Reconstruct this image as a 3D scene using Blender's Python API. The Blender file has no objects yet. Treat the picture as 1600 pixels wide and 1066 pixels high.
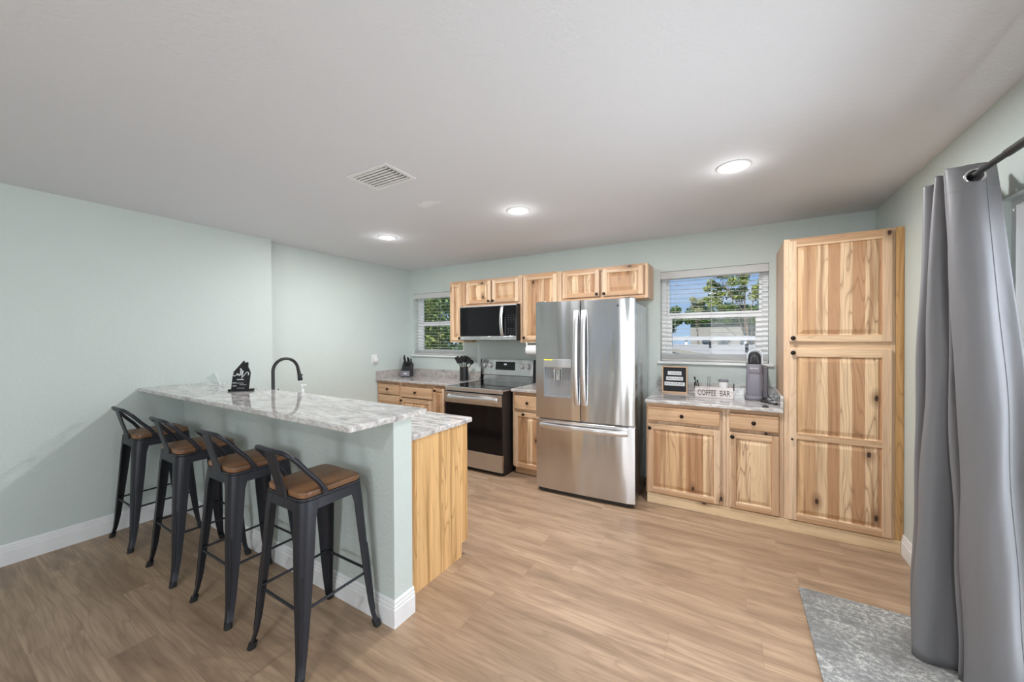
import bpy, bmesh, math, random
from mathutils import Vector, Matrix
random.seed(7)
PI = math.pi
scene = bpy.context.scene
COL = scene.collection

# ------------------------------------------------------------------ camera
F_PX, TH, CAM_H, PITCH, ROLL = 582.64, 0.5346, 1.4568, 0.0083, -0.0044
_Fh = Vector((-math.sin(TH), math.cos(TH), 0)); _R = Vector((math.cos(TH), math.sin(TH), 0)); _Z = Vector((0, 0, 1))
_F = _Fh * math.cos(PITCH) - _Z * math.sin(PITCH)
_D = -_Z * math.cos(PITCH) - _Fh * math.sin(PITCH)
_U = _R * math.cos(ROLL) - _D * math.sin(ROLL)
_V = _R * math.sin(ROLL) + _D * math.cos(ROLL)
cam = bpy.data.cameras.new('camera'); cam_o = bpy.data.objects.new('camera', cam); COL.objects.link(cam_o)
cam.sensor_width = 36; cam.lens = F_PX / 1600 * 36; cam.clip_start = 0.05; cam.clip_end = 300
cam_o.matrix_world = Matrix(((_U.x, -_V.x, -_F.x, 0), (_U.y, -_V.y, -_F.y, 0), (_U.z, -_V.z, -_F.z, CAM_H), (0, 0, 0, 1)))
scene.camera = cam_o
# ------------------------------------------------------------------ view
scene.view_settings.view_transform = 'Standard'
scene.view_settings.look = 'None'
scene.view_settings.gamma = 1
scene.view_settings.use_curve_mapping = False
scene.view_settings.exposure = -0.04
# ------------------------------------------------------------------ world
world = bpy.data.worlds.new('sky'); scene.world = world; world.use_nodes = True
wt = world.node_tree; wt.nodes.clear()
wo = wt.nodes.new('ShaderNodeOutputWorld'); wb = wt.nodes.new('ShaderNodeBackground')
_tc = wt.nodes.new('ShaderNodeTexCoord'); _sp = wt.nodes.new('ShaderNodeSeparateXYZ'); _rp = wt.nodes.new('ShaderNodeValToRGB')
_rp.color_ramp.elements[0].position = 0.0; _rp.color_ramp.elements[0].color = (0.46, 0.66, 0.90, 1)
_rp.color_ramp.elements[1].position = 0.30; _rp.color_ramp.elements[1].color = (0.13, 0.33, 0.74, 1)
_nz = wt.nodes.new('ShaderNodeTexNoise'); _nz.inputs['Scale'].default_value = 3.0; _nz.inputs['Detail'].default_value = 5
_mp = wt.nodes.new('ShaderNodeMapping'); _mp.inputs['Scale'].default_value = (1, 1, 5)
_cr = wt.nodes.new('ShaderNodeValToRGB'); _cr.color_ramp.elements[0].position = 0.52; _cr.color_ramp.elements[1].position = 0.80; _cr.color_ramp.elements[0].color = (0, 0, 0, 1)
_mx = wt.nodes.new('ShaderNodeMix'); _mx.data_type = 'RGBA'; _mx.inputs[7].default_value = (0.85, 0.88, 0.92, 1)
wt.links.new(_tc.outputs['Generated'], _sp.inputs[0]); wt.links.new(_sp.outputs[2], _rp.inputs[0])
wt.links.new(_tc.outputs['Generated'], _mp.inputs[0]); wt.links.new(_mp.outputs[0], _nz.inputs['Vector']); wt.links.new(_nz.outputs[0], _cr.inputs[0])
wt.links.new(_cr.outputs[0], _mx.inputs[0]); wt.links.new(_rp.outputs[0], _mx.inputs[6]); wt.links.new(_mx.outputs[2], wb.inputs[0])
wb.inputs['Strength'].default_value = 0.95
wt.links.new(wb.outputs[0], wo.inputs[0])
# ------------------------------------------------------------------ sun, daylight and added fill
def lamp(name, kind, loc, energy, color=(1, 1, 1), rot=None, **kw):
    l = bpy.data.lights.new(name, kind); l.energy = energy; l.color = color
    for k, v in kw.items(): setattr(l, k, v)
    o = bpy.data.objects.new(name, l); o.location = loc
    if rot is not None: o.rotation_euler = rot
    COL.objects.link(o); return o
lamp('sun', 'SUN', (0, -10, 20), 4.2, (1.0, 0.95, 0.88), (math.radians(50), 0, math.radians(-25)), angle=0.01)
# daylight through the sliding door at the right; fill lamp added behind the camera
lamp('door_daylight', 'AREA', (1.25, 1.45, 1.1), 62, (0.88, 0.95, 1.0), (0, math.radians(105), 0), shape='RECTANGLE', size=1.9, size_y=1.8)
lamp('rear_fill', 'AREA', (0.05, -4.15, 1.45), 74, (0.90, 0.955, 1.0), (math.radians(92), 0, 0), shape='RECTANGLE', size=1.2, size_y=1.4)
# added fill lamp at the right wall behind the camera, leaning upwards
lamp('side_fill', 'AREA', (1.05, -1.9, 1.35), 22, (0.88, 0.95, 1.0), (0, math.radians(118), 0), shape='RECTANGLE', size=1.3, size_y=1.7)
CEIL = 2.4675
CAN_W = 24.0
CAN_G = 0.9

# ================================================================== node helper
class NT:
    def __init__(s, name):
        s.m = bpy.data.materials.new(name); s.m.use_nodes = True
        s.t = s.m.node_tree; s.t.nodes.clear()
        s.out = s.t.nodes.new('ShaderNodeOutputMaterial')
        s.b = s.n('ShaderNodeBsdfPrincipled'); s.l(s.b.outputs[0], s.out.inputs[0])
    def n(s, ty, **kw):
        nd = s.t.nodes.new(ty)
        for k, v in kw.items(): setattr(nd, k, v)
        return nd
    def l(s, a, b): s.t.links.new(a, b)
    def put(s, sock, v):
        if isinstance(v, (int, float, tuple, list)): sock.default_value = v
        else: s.l(v, sock)
    def math(s, op, a, b=0.0, c=None):
        nd = s.n('ShaderNodeMath', operation=op); s.put(nd.inputs[0], a); s.put(nd.inputs[1], b)
        if c is not None: s.put(nd.inputs[2], c)
        return nd.outputs[0]
    def xyz(s, kind='Object'):
        tc = s.n('ShaderNodeTexCoord'); sp = s.n('ShaderNodeSeparateXYZ'); s.l(tc.outputs[kind], sp.inputs[0])
        return tc.outputs[kind], sp.outputs[0], sp.outputs[1], sp.outputs[2]
    def comb(s, x, y, z):
        nd = s.n('ShaderNodeCombineXYZ')
        for i, v in enumerate((x, y, z)): s.put(nd.inputs[i], v)
        return nd.outputs[0]
    def noise(s, vec, scale=5, detail=3, rough=0.5, dist=0.0, out=0):
        nd = s.n('ShaderNodeTexNoise'); s.put(nd.inputs['Vector'], vec)
        nd.inputs['Scale'].default_value = scale; nd.inputs['Detail'].default_value = detail
        nd.inputs['Roughness'].default_value = rough; nd.inputs['Distortion'].default_value = dist
        return nd.outputs[out]
    def white(s, vec):
        nd = s.n('ShaderNodeTexWhiteNoise', noise_dimensions='3D'); s.put(nd.inputs[0], vec); return nd.outputs[0]
    def ramp(s, fac, stops, interp='LINEAR'):
        nd = s.n('ShaderNodeValToRGB'); nd.color_ramp.interpolation = interp
        els = nd.color_ramp.elements
        while len(els) < len(stops): els.new(0.5)
        for e, (p, c) in zip(els, stops):
            e.position = p; e.color = (c[0], c[1], c[2], 1) if not isinstance(c, (int, float)) else (c, c, c, 1)
        s.put(nd.inputs[0], fac); return nd.outputs[0]
    def mix(s, f, a, b, mode='MIX'):
        nd = s.n('ShaderNodeMix', data_type='RGBA', blend_type=mode)
        s.put(nd.inputs[0], f)
        for i, v in ((6, a), (7, b)):
            if isinstance(v, tuple) and len(v) == 3: v = (*v, 1)
            s.put(nd.inputs[i], v)
        return nd.outputs[2]
    def bump(s, h, strength=0.2, dist=0.01):
        nd = s.n('ShaderNodeBump'); nd.inputs['Strength'].default_value = strength; nd.inputs['Distance'].default_value = dist
        s.put(nd.inputs['Height'], h); s.l(nd.outputs[0], s.b.inputs['Normal']); return nd
    def set(s, **kw):
        for k, v in kw.items():
            k = k.replace('_', ' ')
            if isinstance(v, tuple) and len(v) == 3: v = (*v, 1)
            s.put(s.b.inputs[k], v)
        return s.m

def plain(name, col, rough=0.5, metal=0.0, var=0.04, bump=0.0, bscale=60, **kw):
    """A single-colour finish with a faint procedural mottling."""
    t = NT(name); v, x, y, z = t.xyz()
    nz = t.noise(v, 9, 3)
    c = t.ramp(nz, [(0.3, tuple(q * (1 - var) for q in col)), (0.7, tuple(min(1, q * (1 + var)) for q in col))])
    t.set(Base_Color=c, Roughness=rough, Metallic=metal, **kw)
    if bump: t.bump(t.noise(v, bscale, 4), bump, 0.004)
    return t.m

# ================================================================== materials
def wall_paint(name, col, strength=0.35, scale=55):
    t = NT(name); v, x, y, z = t.xyz()
    c = t.ramp(t.noise(v, 1.3, 2), [(0.3, tuple(q * 0.98 for q in col)), (0.7, tuple(q * 1.02 for q in col))])
    t.set(Base_Color=c, Roughness=0.55)
    h = t.math('ADD', t.noise(v, scale, 3, 0.55), t.math('MULTIPLY', t.noise(v, scale * 0.35, 2), 0.6))
    t.bump(t.ramp(h, [(0.55, 0.0), (1.0, 1.0)]), strength, 0.006)
    return t.m
WALL = wall_paint('sage_wall_paint', (0.57, 0.63, 0.60), 0.25)
def ceiling_mat():
    t = NT('ceiling_knockdown'); v, x, y, z = t.xyz()
    t.set(Base_Color=(0.725, 0.735, 0.765), Roughness=0.85)
    h = t.noise(v, 60, 3, 0.5)
    t.bump(t.ramp(h, [(0.42, 0.0), (0.62, 1.0)]), 0.16, 0.0035)
    return t.m
CEILM = ceiling_mat()
PATCH = plain('ceiling_patch_plaster', (0.82, 0.82, 0.83), 0.8, bump=1.0, bscale=70)

def wood(name, axis, light, dark, stave=0.07, contrast=0.5, knots=0.5, streak=0.6, rough=0.42, mid=None):
    """axis = direction of the grain (0 X, 1 Y, 2 Z). Glued staves of differing tone, growth-ring streaks, knots."""
    t = NT(name); v, x, y, z = t.xyz()
    nm = t.n('ShaderNodeSeparateXYZ'); t.l(t.n('ShaderNodeNewGeometry').outputs['True Normal'], nm.inputs[0])
    side = t.math('GREATER_THAN', t.math('ABSOLUTE', nm.outputs[0]), 0.75)
    def pick(f, p, q):
        return t.math('ADD', t.math('MULTIPLY', q, f), t.math('MULTIPLY', p, t.math('SUBTRACT', 1.0, f)))
    if axis == 2: a = pick(side, x, y); g = z
    elif axis == 0:
        flat = t.math('GREATER_THAN', t.math('ABSOLUTE', nm.outputs[2]), 0.75); a = pick(flat, z, y); g = x
    else: a = t.math('ADD', x, z); g = y
    wob = t.math('MULTIPLY', t.math('SUBTRACT', t.noise(t.comb(t.math('MULTIPLY', a, 5), t.math('MULTIPLY', g, 1.6), 3.1), 1, 2), 0.5), 0.022)
    aw = t.math('ADD', a, wob)
    u = t.math('DIVIDE', t.math('ADD', t.math('ADD', a, t.math('MULTIPLY', wob, 0.5)), 7.271), stave)
    idx = t.math('FLOOR', u)
    r1 = t.white(t.comb(idx, 1.7, 0.3)); r2 = t.white(t.comb(idx, 5.1, 2.2))
    rn = t.noise(t.comb(t.math('MULTIPLY', aw, 8), t.math('MULTIPLY', g, 0.8), t.math('MULTIPLY', r1, 37)), 1, 2, 0.45)
    rings = t.math('ABSOLUTE', t.math('SINE', t.math('MULTIPLY', rn, 46)))
    ringm = t.ramp(rings, [(0.0, 1.0), (0.30, 0.25), (0.8, 0.0)])
    fib = t.noise(t.comb(t.math('MULTIPLY', aw, 150), t.math('MULTIPLY', g, 3.0), t.math('MULTIPLY', r2, 20)), 1, 4, 0.6)
    broad = t.noise(t.comb(t.math('MULTIPLY', aw, 24), t.math('MULTIPLY', g, 0.7), t.math('MULTIPLY', r2, 31)), 1, 3, 0.55)
    mid = mid or tuple((p * 0.6 + q * 0.4) for p, q in zip(light, dark))
    lo = tuple(p + (q - p) * contrast for p, q in zip(light, dark)); md = tuple(p + (q - p) * contrast for p, q in zip(light, mid))
    base = t.ramp(r1, [(0.0, light), (0.28, light), (0.33, md), (0.60, md), (0.68, lo), (1.0, lo)])
    base = t.mix(t.math('MULTIPLY', t.ramp(broad, [(0.50, 0.0), (0.66, 1.0)]), 0.8 * streak), base, tuple(q * 0.72 for q in dark))
    base = t.mix(t.math('MULTIPLY', t.math('MULTIPLY', ringm, t.ramp(r2, [(0.25, 0.25), (0.7, 1.0)])), 0.72 * streak), base, tuple(q * 0.5 for q in dark))
    base = t.mix(t.math('MULTIPLY', t.ramp(fib, [(0.35, 1.0), (0.6, 0.0)]), 0.25), base, tuple(q * 0.6 for q in dark))
    if knots:
        vo = t.n('ShaderNodeTexVoronoi'); vo.inputs['Scale'].default_value = 1
        t.l(t.comb(t.math('MULTIPLY', aw, 7.0), t.math('MULTIPLY', g, 3.6), 0.0), vo.inputs['Vector']); vo.voronoi_dimensions = '2D'
        d = t.math('ADD', vo.outputs['Distance'], t.math('MULTIPLY', t.math('SUBTRACT', fib, 0.5), 0.06))
        sel = t.math('GREATER_THAN', t.white(vo.outputs['Color']), 1 - knots)
        halo = t.math('MULTIPLY', t.ramp(d, [(0.06, 0.85), (0.30, 0.0)]), sel)
        base = t.mix(halo, base, tuple(q * 0.55 for q in dark))
        k = t.math('MULTIPLY', t.ramp(d, [(0.055, 1.0), (0.085, 0.0)]), sel)
        base = t.mix(k, base, (0.045, 0.02, 0.01))
    t.set(Base_Color=base, Roughness=rough)
    t.bump(fib, 0.08, 0.002)
    return t.m
HL = (0.80, 0.56, 0.335); HD = (0.52, 0.27, 0.125)
PANEL = wood('hickory_panel', 2, (0.84, 0.605, 0.38), (0.47, 0.235, 0.11), 0.066, 0.82, 0.20, 1.0, mid=(0.70, 0.445, 0.235))
STILE = wood('hickory_stile', 2, (0.83, 0.61, 0.415), (0.55, 0.31, 0.165), 0.11, 0.6, 0.05, 0.45)
RAIL = wood('hickory_rail', 0, (0.84, 0.60, 0.385), (0.50, 0.27, 0.135), 0.10, 0.75, 0.06, 0.6)
PLINTH = wood('pine_plinth', 0, (0.86, 0.66, 0.42), (0.66, 0.42, 0.22), 0.3, 0.3, 0.16, 0.35)
LAMINATE = wood('honey_oak_veneer', 2, (0.82, 0.515, 0.235), (0.55, 0.285, 0.10), 0.21, 0.5, 0.0, 1.0, 0.38)
SEATW = wood('elm_seat', 1, (0.30, 0.145, 0.062), (0.13, 0.058, 0.027), 0.034, 0.7, 0.0, 0.8, 0.4)
FRAMEW = wood('pale_frame_wood', 0, (0.72, 0.48, 0.30), (0.58, 0.36, 0.2), 0.2, 0.3, 0, 0.2)

def floor_mat():
    t = NT('oak_plank_floor'); v, x, y, z = t.xyz()
    W, L = 0.182, 1.22
    row = t.math('FLOOR', t.math('DIVIDE', t.math('ADD', y, 10.05), W))
    off = t.math('MULTIPLY', t.white(t.comb(row, 3.3, 1.0)), L)
    xs = t.math('ADD', x, t.math('ADD', off, 12))
    colx = t.math('FLOOR', t.math('DIVIDE', xs, L))
    r = t.white(t.comb(row, colx, 0.5)); r2 = t.white(t.comb(row, colx, 9.5))
    fy = t.math('FRACT', t.math('DIVIDE', t.math('ADD', y, 10.05), W)); fx = t.math('FRACT', t.math('DIVIDE', xs, L))
    ey = t.math('MINIMUM', fy, t.math('SUBTRACT', 1, fy)); ex = t.math('MINIMUM', fx, t.math('SUBTRACT', 1, fx))
    gap = t.math('MAXIMUM', t.math('LESS_THAN', ey, 0.007), t.math('LESS_THAN', ex, 0.0011))
    wy = t.math('ADD', y, t.math('MULTIPLY', t.noise(t.comb(t.math('MULTIPLY', x, 1.6), t.math('MULTIPLY', y, 5), r), 1, 2), 0.05))
    rn = t.noise(t.comb(t.math('MULTIPLY', x, 0.8), t.math('MULTIPLY', wy, 6.5), t.math('MULTIPLY', r, 41)), 1, 2, 0.5)
    rings = t.ramp(t.math('ABSOLUTE', t.math('SINE', t.math('MULTIPLY', rn, 34))), [(0.0, 1.0), (0.4, 0.2), (1.0, 0.0)])
    fib = t.noise(t.comb(t.math('MULTIPLY', x, 3.5), t.math('MULTIPLY', wy, 110), t.math('MULTIPLY', r2, 17)), 1, 4, 0.6)
    broad = t.noise(t.comb(t.math('MULTIPLY', x, 1.0), t.math('MULTIPLY', wy, 12), t.math('MULTIPLY', r2, 31)), 1, 3, 0.55)
    base = t.ramp(r, [(0.0, (0.43, 0.295, 0.192)), (0.5, (0.48, 0.335, 0.222)), (1.0, (0.53, 0.373, 0.25))])
    base = t.mix(t.math('MULTIPLY', t.ramp(broad, [(0.40, 0.0), (0.66, 1.0)]), 0.75), base, (0.27, 0.175, 0.11))
    base = t.mix(t.math('MULTIPLY', rings, 0.40), base, (0.235, 0.15, 0.095))
    cl = t.noise(t.comb(t.math('MULTIPLY', x, 2.2), t.math('MULTIPLY', wy, 9), t.math('MULTIPLY', r, 23)), 1, 3, 0.6)
    base = t.mix(t.math('MULTIPLY', t.ramp(cl, [(0.54, 0.0), (0.72, 1.0)]), 0.6), base, (0.20, 0.13, 0.085))
    base = t.mix(t.math('MULTIPLY', t.ramp(fib, [(0.32, 1.0), (0.6, 0.0)]), 0.4), base, (0.21, 0.135, 0.085))
    base = t.mix(t.math('MULTIPLY', gap, 0.30), base, (0.18, 0.115, 0.075))
    t.set(Base_Color=base, Roughness=t.ramp(fib, [(0.3, 0.42), (0.7, 0.34)]))
    t.b.inputs['Specular IOR Level'].default_value = 0.4
    t.bump(t.math('SUBTRACT', t.math('MULTIPLY', fib, 0.3), t.math('MULTIPLY', gap, 0.5)), 0.12, 0.003)
    return t.m
FLOORM = floor_mat()

def granite(name, base=(0.74, 0.72, 0.70), veins=0.8, sx=4.0, yz=22.0, acc=0.5):
    t = NT(name); v, x, y, z = t.xyz()
    w = t.noise(v, 2.2, 3, 0.55, 0, out=1)
    mp = t.n('ShaderNodeVectorMath', operation='MULTIPLY_ADD'); t.l(w, mp.inputs[0]); mp.inputs[1].default_value = (0.17, 0.17, 0.17); t.l(v, mp.inputs[2])
    sp = t.n('ShaderNodeSeparateXYZ'); t.l(mp.outputs[0], sp.inputs[0])
    sv = t.comb(t.math('MULTIPLY', sp.outputs[0], sx), t.math('MULTIPLY', sp.outputs[1], yz), t.math('MULTIPLY', sp.outputs[2], yz))
    n1 = t.noise(sv, 1.0, 5, 0.62, 0.4); n2 = t.noise(sv, 2.1, 4, 0.6, 0.8); n3 = t.noise(v, 130, 3, 0.6)
    c = t.mix(t.ramp(n1, [(0.42, 0.0), (0.60, veins)]), base, (0.44, 0.43, 0.43))
    c = t.mix(t.ramp(n2, [(0.50, 0.0), (0.57, acc), (0.63, 0.0)]), c, (0.36, 0.28, 0.235))
    c = t.mix(t.ramp(n1, [(0.60, 0.0), (0.70, 0.8)]), c, (0.18, 0.17, 0.17))
    c = t.mix(t.ramp(n3, [(0.58, 0.0), (0.72, 0.55)]), c, (0.28, 0.25, 0.24))
    t.set(Base_Color=c, Roughness=0.055)
    t.b.inputs['Specular IOR Level'].default_value = 0.6
    return t.m
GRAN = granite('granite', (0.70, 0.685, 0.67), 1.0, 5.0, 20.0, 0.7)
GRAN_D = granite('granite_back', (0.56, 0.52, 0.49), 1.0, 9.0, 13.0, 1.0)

ANI_ROT = 0.25
def steel(name, col=(0.60, 0.59, 0.59), rough=0.22, axis=0, aniso=0.0):
    t = NT(name); v, x, y, z = t.xyz()
    k = [2.0, 2.0, 2.0]
    s_ = [260, 260, 260]; s_[axis] = 3
    br = t.noise(t.comb(t.math('MULTIPLY', x, s_[0]), t.math('MULTIPLY', y, s_[1]), t.math('MULTIPLY', z, s_[2])), 1, 3)
    t.set(Base_Color=col, Metallic=1.0, Roughness=rough)
    if aniso:
        t.b.inputs['Anisotropic'].default_value = aniso
        tg = t.n('ShaderNodeTangent', direction_type='RADIAL', axis='Z'); t.l(tg.outputs[0], t.b.inputs['Tangent'])
        t.b.inputs['Anisotropic Rotation'].default_value = ANI_ROT
    # gentle sheet waviness
    wv = t.noise(t.comb(t.math('MULTIPLY', x, 5.5), t.math('MULTIPLY', y, 5.5), t.math('MULTIPLY', z, 0.9)), 1, 1)
    t.bump(wv, 1.0, 0.02)
    return t.m
STEEL = steel('brushed_steel', (0.64, 0.64, 0.65), aniso=0.8)
STEELH = steel('handle_steel', (0.74, 0.73, 0.73), 0.34)
STEELD = steel('side_panel_steel', (0.56, 0.56, 0.57), 0.2)
CHROME = plain('chrome', (0.8, 0.8, 0.8), 0.12, 1.0)
GUN = plain('gunmetal_paint', (0.023, 0.024, 0.031), 0.42, 0.3, 0.08)
BLACK = plain('matte_black', (0.012, 0.012, 0.013), 0.38)
KNOBM = plain('oil_rubbed_bronze', (0.025, 0.018, 0.014), 0.3, 0.7)
BGLASS = plain('black_glass', (0.005, 0.005, 0.006), 0.08)
BGLASS.node_tree.nodes['Principled BSDF'].inputs['Specular IOR Level'].default_value = 0.28
RUBBER = plain('rubber', (0.012, 0.012, 0.012), 0.7)
WHITE = plain('white_trim_paint', (0.80, 0.80, 0.80), 0.35)
VINYL = plain('white_vinyl', (0.90, 0.90, 0.90), 0.3, var=0.01)
def slat_mat():
    t = NT('white_blind_slat'); t.set(Base_Color=(0.86, 0.86, 0.85), Roughness=0.4)
    tl = t.n('ShaderNodeBsdfTranslucent'); tl.inputs[0].default_value = (0.9, 0.9, 0.88, 1); mx = t.n('ShaderNodeMixShader'); mx.inputs[0].default_value = 0.45
    t.l(t.b.outputs[0], mx.inputs[1]); t.l(tl.outputs[0], mx.inputs[2]); t.l(mx.outputs[0], t.out.inputs[0]); return t.m
SLAT = slat_mat()
PLASTIC = plain('white_plastic', (0.80, 0.80, 0.79), 0.3)
PAPER = plain('paper_towel', (0.86, 0.86, 0.85), 0.9, bump=0.3)
GREYP = plain('slate_grey_plastic', (0.235, 0.225, 0.265), 0.38)
GREYPD = plain('dark_grey_plastic', (0.11, 0.105, 0.12), 0.35)
DISPG = plain('dispenser_grey', (0.36, 0.37, 0.385), 0.3, 0.5)
YELLOW = plain('yellow_label', (0.75, 0.72, 0.05), 0.5)
TEXTB = plain('black_lettering', (0.02, 0.02, 0.025), 0.6)
TEXTW = plain('white_lettering', (0.82, 0.82, 0.82), 0.5)
TEXTG = plain('grey_lettering', (0.20, 0.20, 0.21), 0.8)
KEYM = plain('dim_key_print', (0.10, 0.10, 0.105), 0.6)
FELT = plain('black_felt', (0.025, 0.026, 0.03), 0.9, bump=0.5, bscale=200)
BURNER = plain('burner_ring', (0.06, 0.06, 0.065), 0.25)
def whitewash():
    t = NT('whitewashed_board'); v, x, y, z = t.xyz()
    n = t.noise(t.comb(t.math('MULTIPLY', x, 12), t.math('MULTIPLY', y, 30), t.math('MULTIPLY', z, 60)), 1, 4)
    t.set(Base_Color=t.ramp(n, [(0.35, (0.55, 0.45, 0.40)), (0.5, (0.78, 0.73, 0.72))]), Roughness=0.8); return t.m
WWASH = whitewash()
def fabric():
    t = NT('grey_satin_curtain'); v, x, y, z = t.xyz()
    n = t.noise(v, 260, 2)
    t.set(Base_Color=t.ramp(n, [(0.3, (0.185, 0.182, 0.192)), (0.7, (0.195, 0.192, 0.202))]), Roughness=0.47)
    cr = t.noise(t.comb(t.math('MULTIPLY', x, 7), t.math('MULTIPLY', y, 7), t.math('MULTIPLY', z, 1.6)), 1.3, 2, 0.45, 0.3)
    t.bump(t.ramp(cr, [(0.40, 0.0), (0.60, 0.8), (0.8, 1.0)]), 0.17, 0.02)
    return t.m
CURT = fabric()
def rug_mat():
    t = NT('distressed_grey_rug'); v, x, y, z = t.xyz()
    w = t.comb(t.math('MULTIPLY', x, 1.0), t.math('MULTIPLY', y, 1.6), 0)
    n1 = t.noise(w, 3.4, 5, 0.72, 0.6); n2 = t.noise(t.comb(x, t.math('MULTIPLY', y, 1.25), 4.0), 40, 4, 0.8); n3 = t.noise(v, 120, 2)
    m = t.math('MULTIPLY', t.ramp(n1, [(0.42, 0.2), (0.58, 1.0)]), t.ramp(n2, [(0.46, 0.0), (0.60, 1.0)]))
    base = t.ramp(n1, [(0.3, (0.17, 0.17, 0.165)), (0.7, (0.27, 0.27, 0.262))])
    c = t.mix(m, base, (0.56, 0.55, 0.52))
    t.set(Base_Color=c, Roughness=0.95)
    t.bump(n3, 0.5, 0.004)
    return t.m
RUGM = rug_mat()
def glass_mat():
    t = NT('window_glass')
    tr = t.n('ShaderNodeBsdfTransparent'); gl = t.n('ShaderNodeBsdfGlossy'); gl.inputs['Roughness'].default_value = 0.02
    fr = t.n('ShaderNodeFresnel'); fr.inputs['IOR'].default_value = 1.18
    mx = t.n('ShaderNodeMixShader'); t.l(fr.outputs[0], mx.inputs[0]); t.l(tr.outputs[0], mx.inputs[1]); t.l(gl.outputs[0], mx.inputs[2])
    t.t.nodes.remove(t.b); t.l(mx.outputs[0], t.out.inputs[0]); return t.m
GLASS = glass_mat()
def clear_plastic(name, tint, gloss=0.25):
    t = NT(name); tr = t.n('ShaderNodeBsdfTransparent'); tr.inputs[0].default_value = (*tint, 1)
    gl = t.n('ShaderNodeBsdfGlossy'); gl.inputs['Roughness'].default_value = 0.08
    mx = t.n('ShaderNodeMixShader'); mx.inputs[0].default_value = gloss
    t.l(tr.outputs[0], mx.inputs[1]); t.l(gl.outputs[0], mx.inputs[2]); t.t.nodes.remove(t.b); t.l(mx.outputs[0], t.out.inputs[0]); return t.m
CLEAR = clear_plastic('clear_acrylic', (0.93, 0.95, 0.95), 0.12)
SMOKE = clear_plastic('smoked_tank', (0.55, 0.58, 0.6), 0.25)
def emit(name, col, s):
    t = NT(name); e = t.n('ShaderNodeEmission'); e.inputs[0].default_value = (*col, 1); e.inputs[1].default_value = s
    t.t.nodes.remove(t.b); t.l(e.outputs[0], t.out.inputs[0]); return t.m
LENS = emit('downlight_lens', (1, 0.98, 0.95), 14)
CLOCKD = emit('display_digits', (0.8, 0.9, 1.0), 0.7)
def leaf(name, c1, c2):
    t = NT(name); v, x, y, z = t.xyz()
    c = t.ramp(t.noise(v, 1.6, 3), [(0.35, c1), (0.65, c2)])
    c = t.mix(t.white(t.n('ShaderNodeNewGeometry').outputs['Random Per Island']), c, tuple(q * 1.8 for q in c2))
    t.set(Base_Color=c, Roughness=0.5); return t.m
LEAF1 = leaf('leaf_green', (0.10, 0.13, 0.035), (0.27, 0.31, 0.08))
LEAF2 = leaf('leaf_dark_green', (0.03, 0.065, 0.02), (0.12, 0.19, 0.045))
LEAF3 = leaf('leaf_pale_green', (0.20, 0.20, 0.09), (0.38, 0.38, 0.20))
BARK = plain('bark', (0.28, 0.22, 0.16), 0.9, var=0.3, bump=0.8)
GRASS = plain('lawn', (0.10, 0.16, 0.05), 0.9, var=0.4)
SIDING = plain('pale_siding', (0.46, 0.45, 0.42), 0.7)
ROOFM = plain('beige_flat_roof', (0.60, 0.55, 0.46), 0.8, var=0.08)

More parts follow.
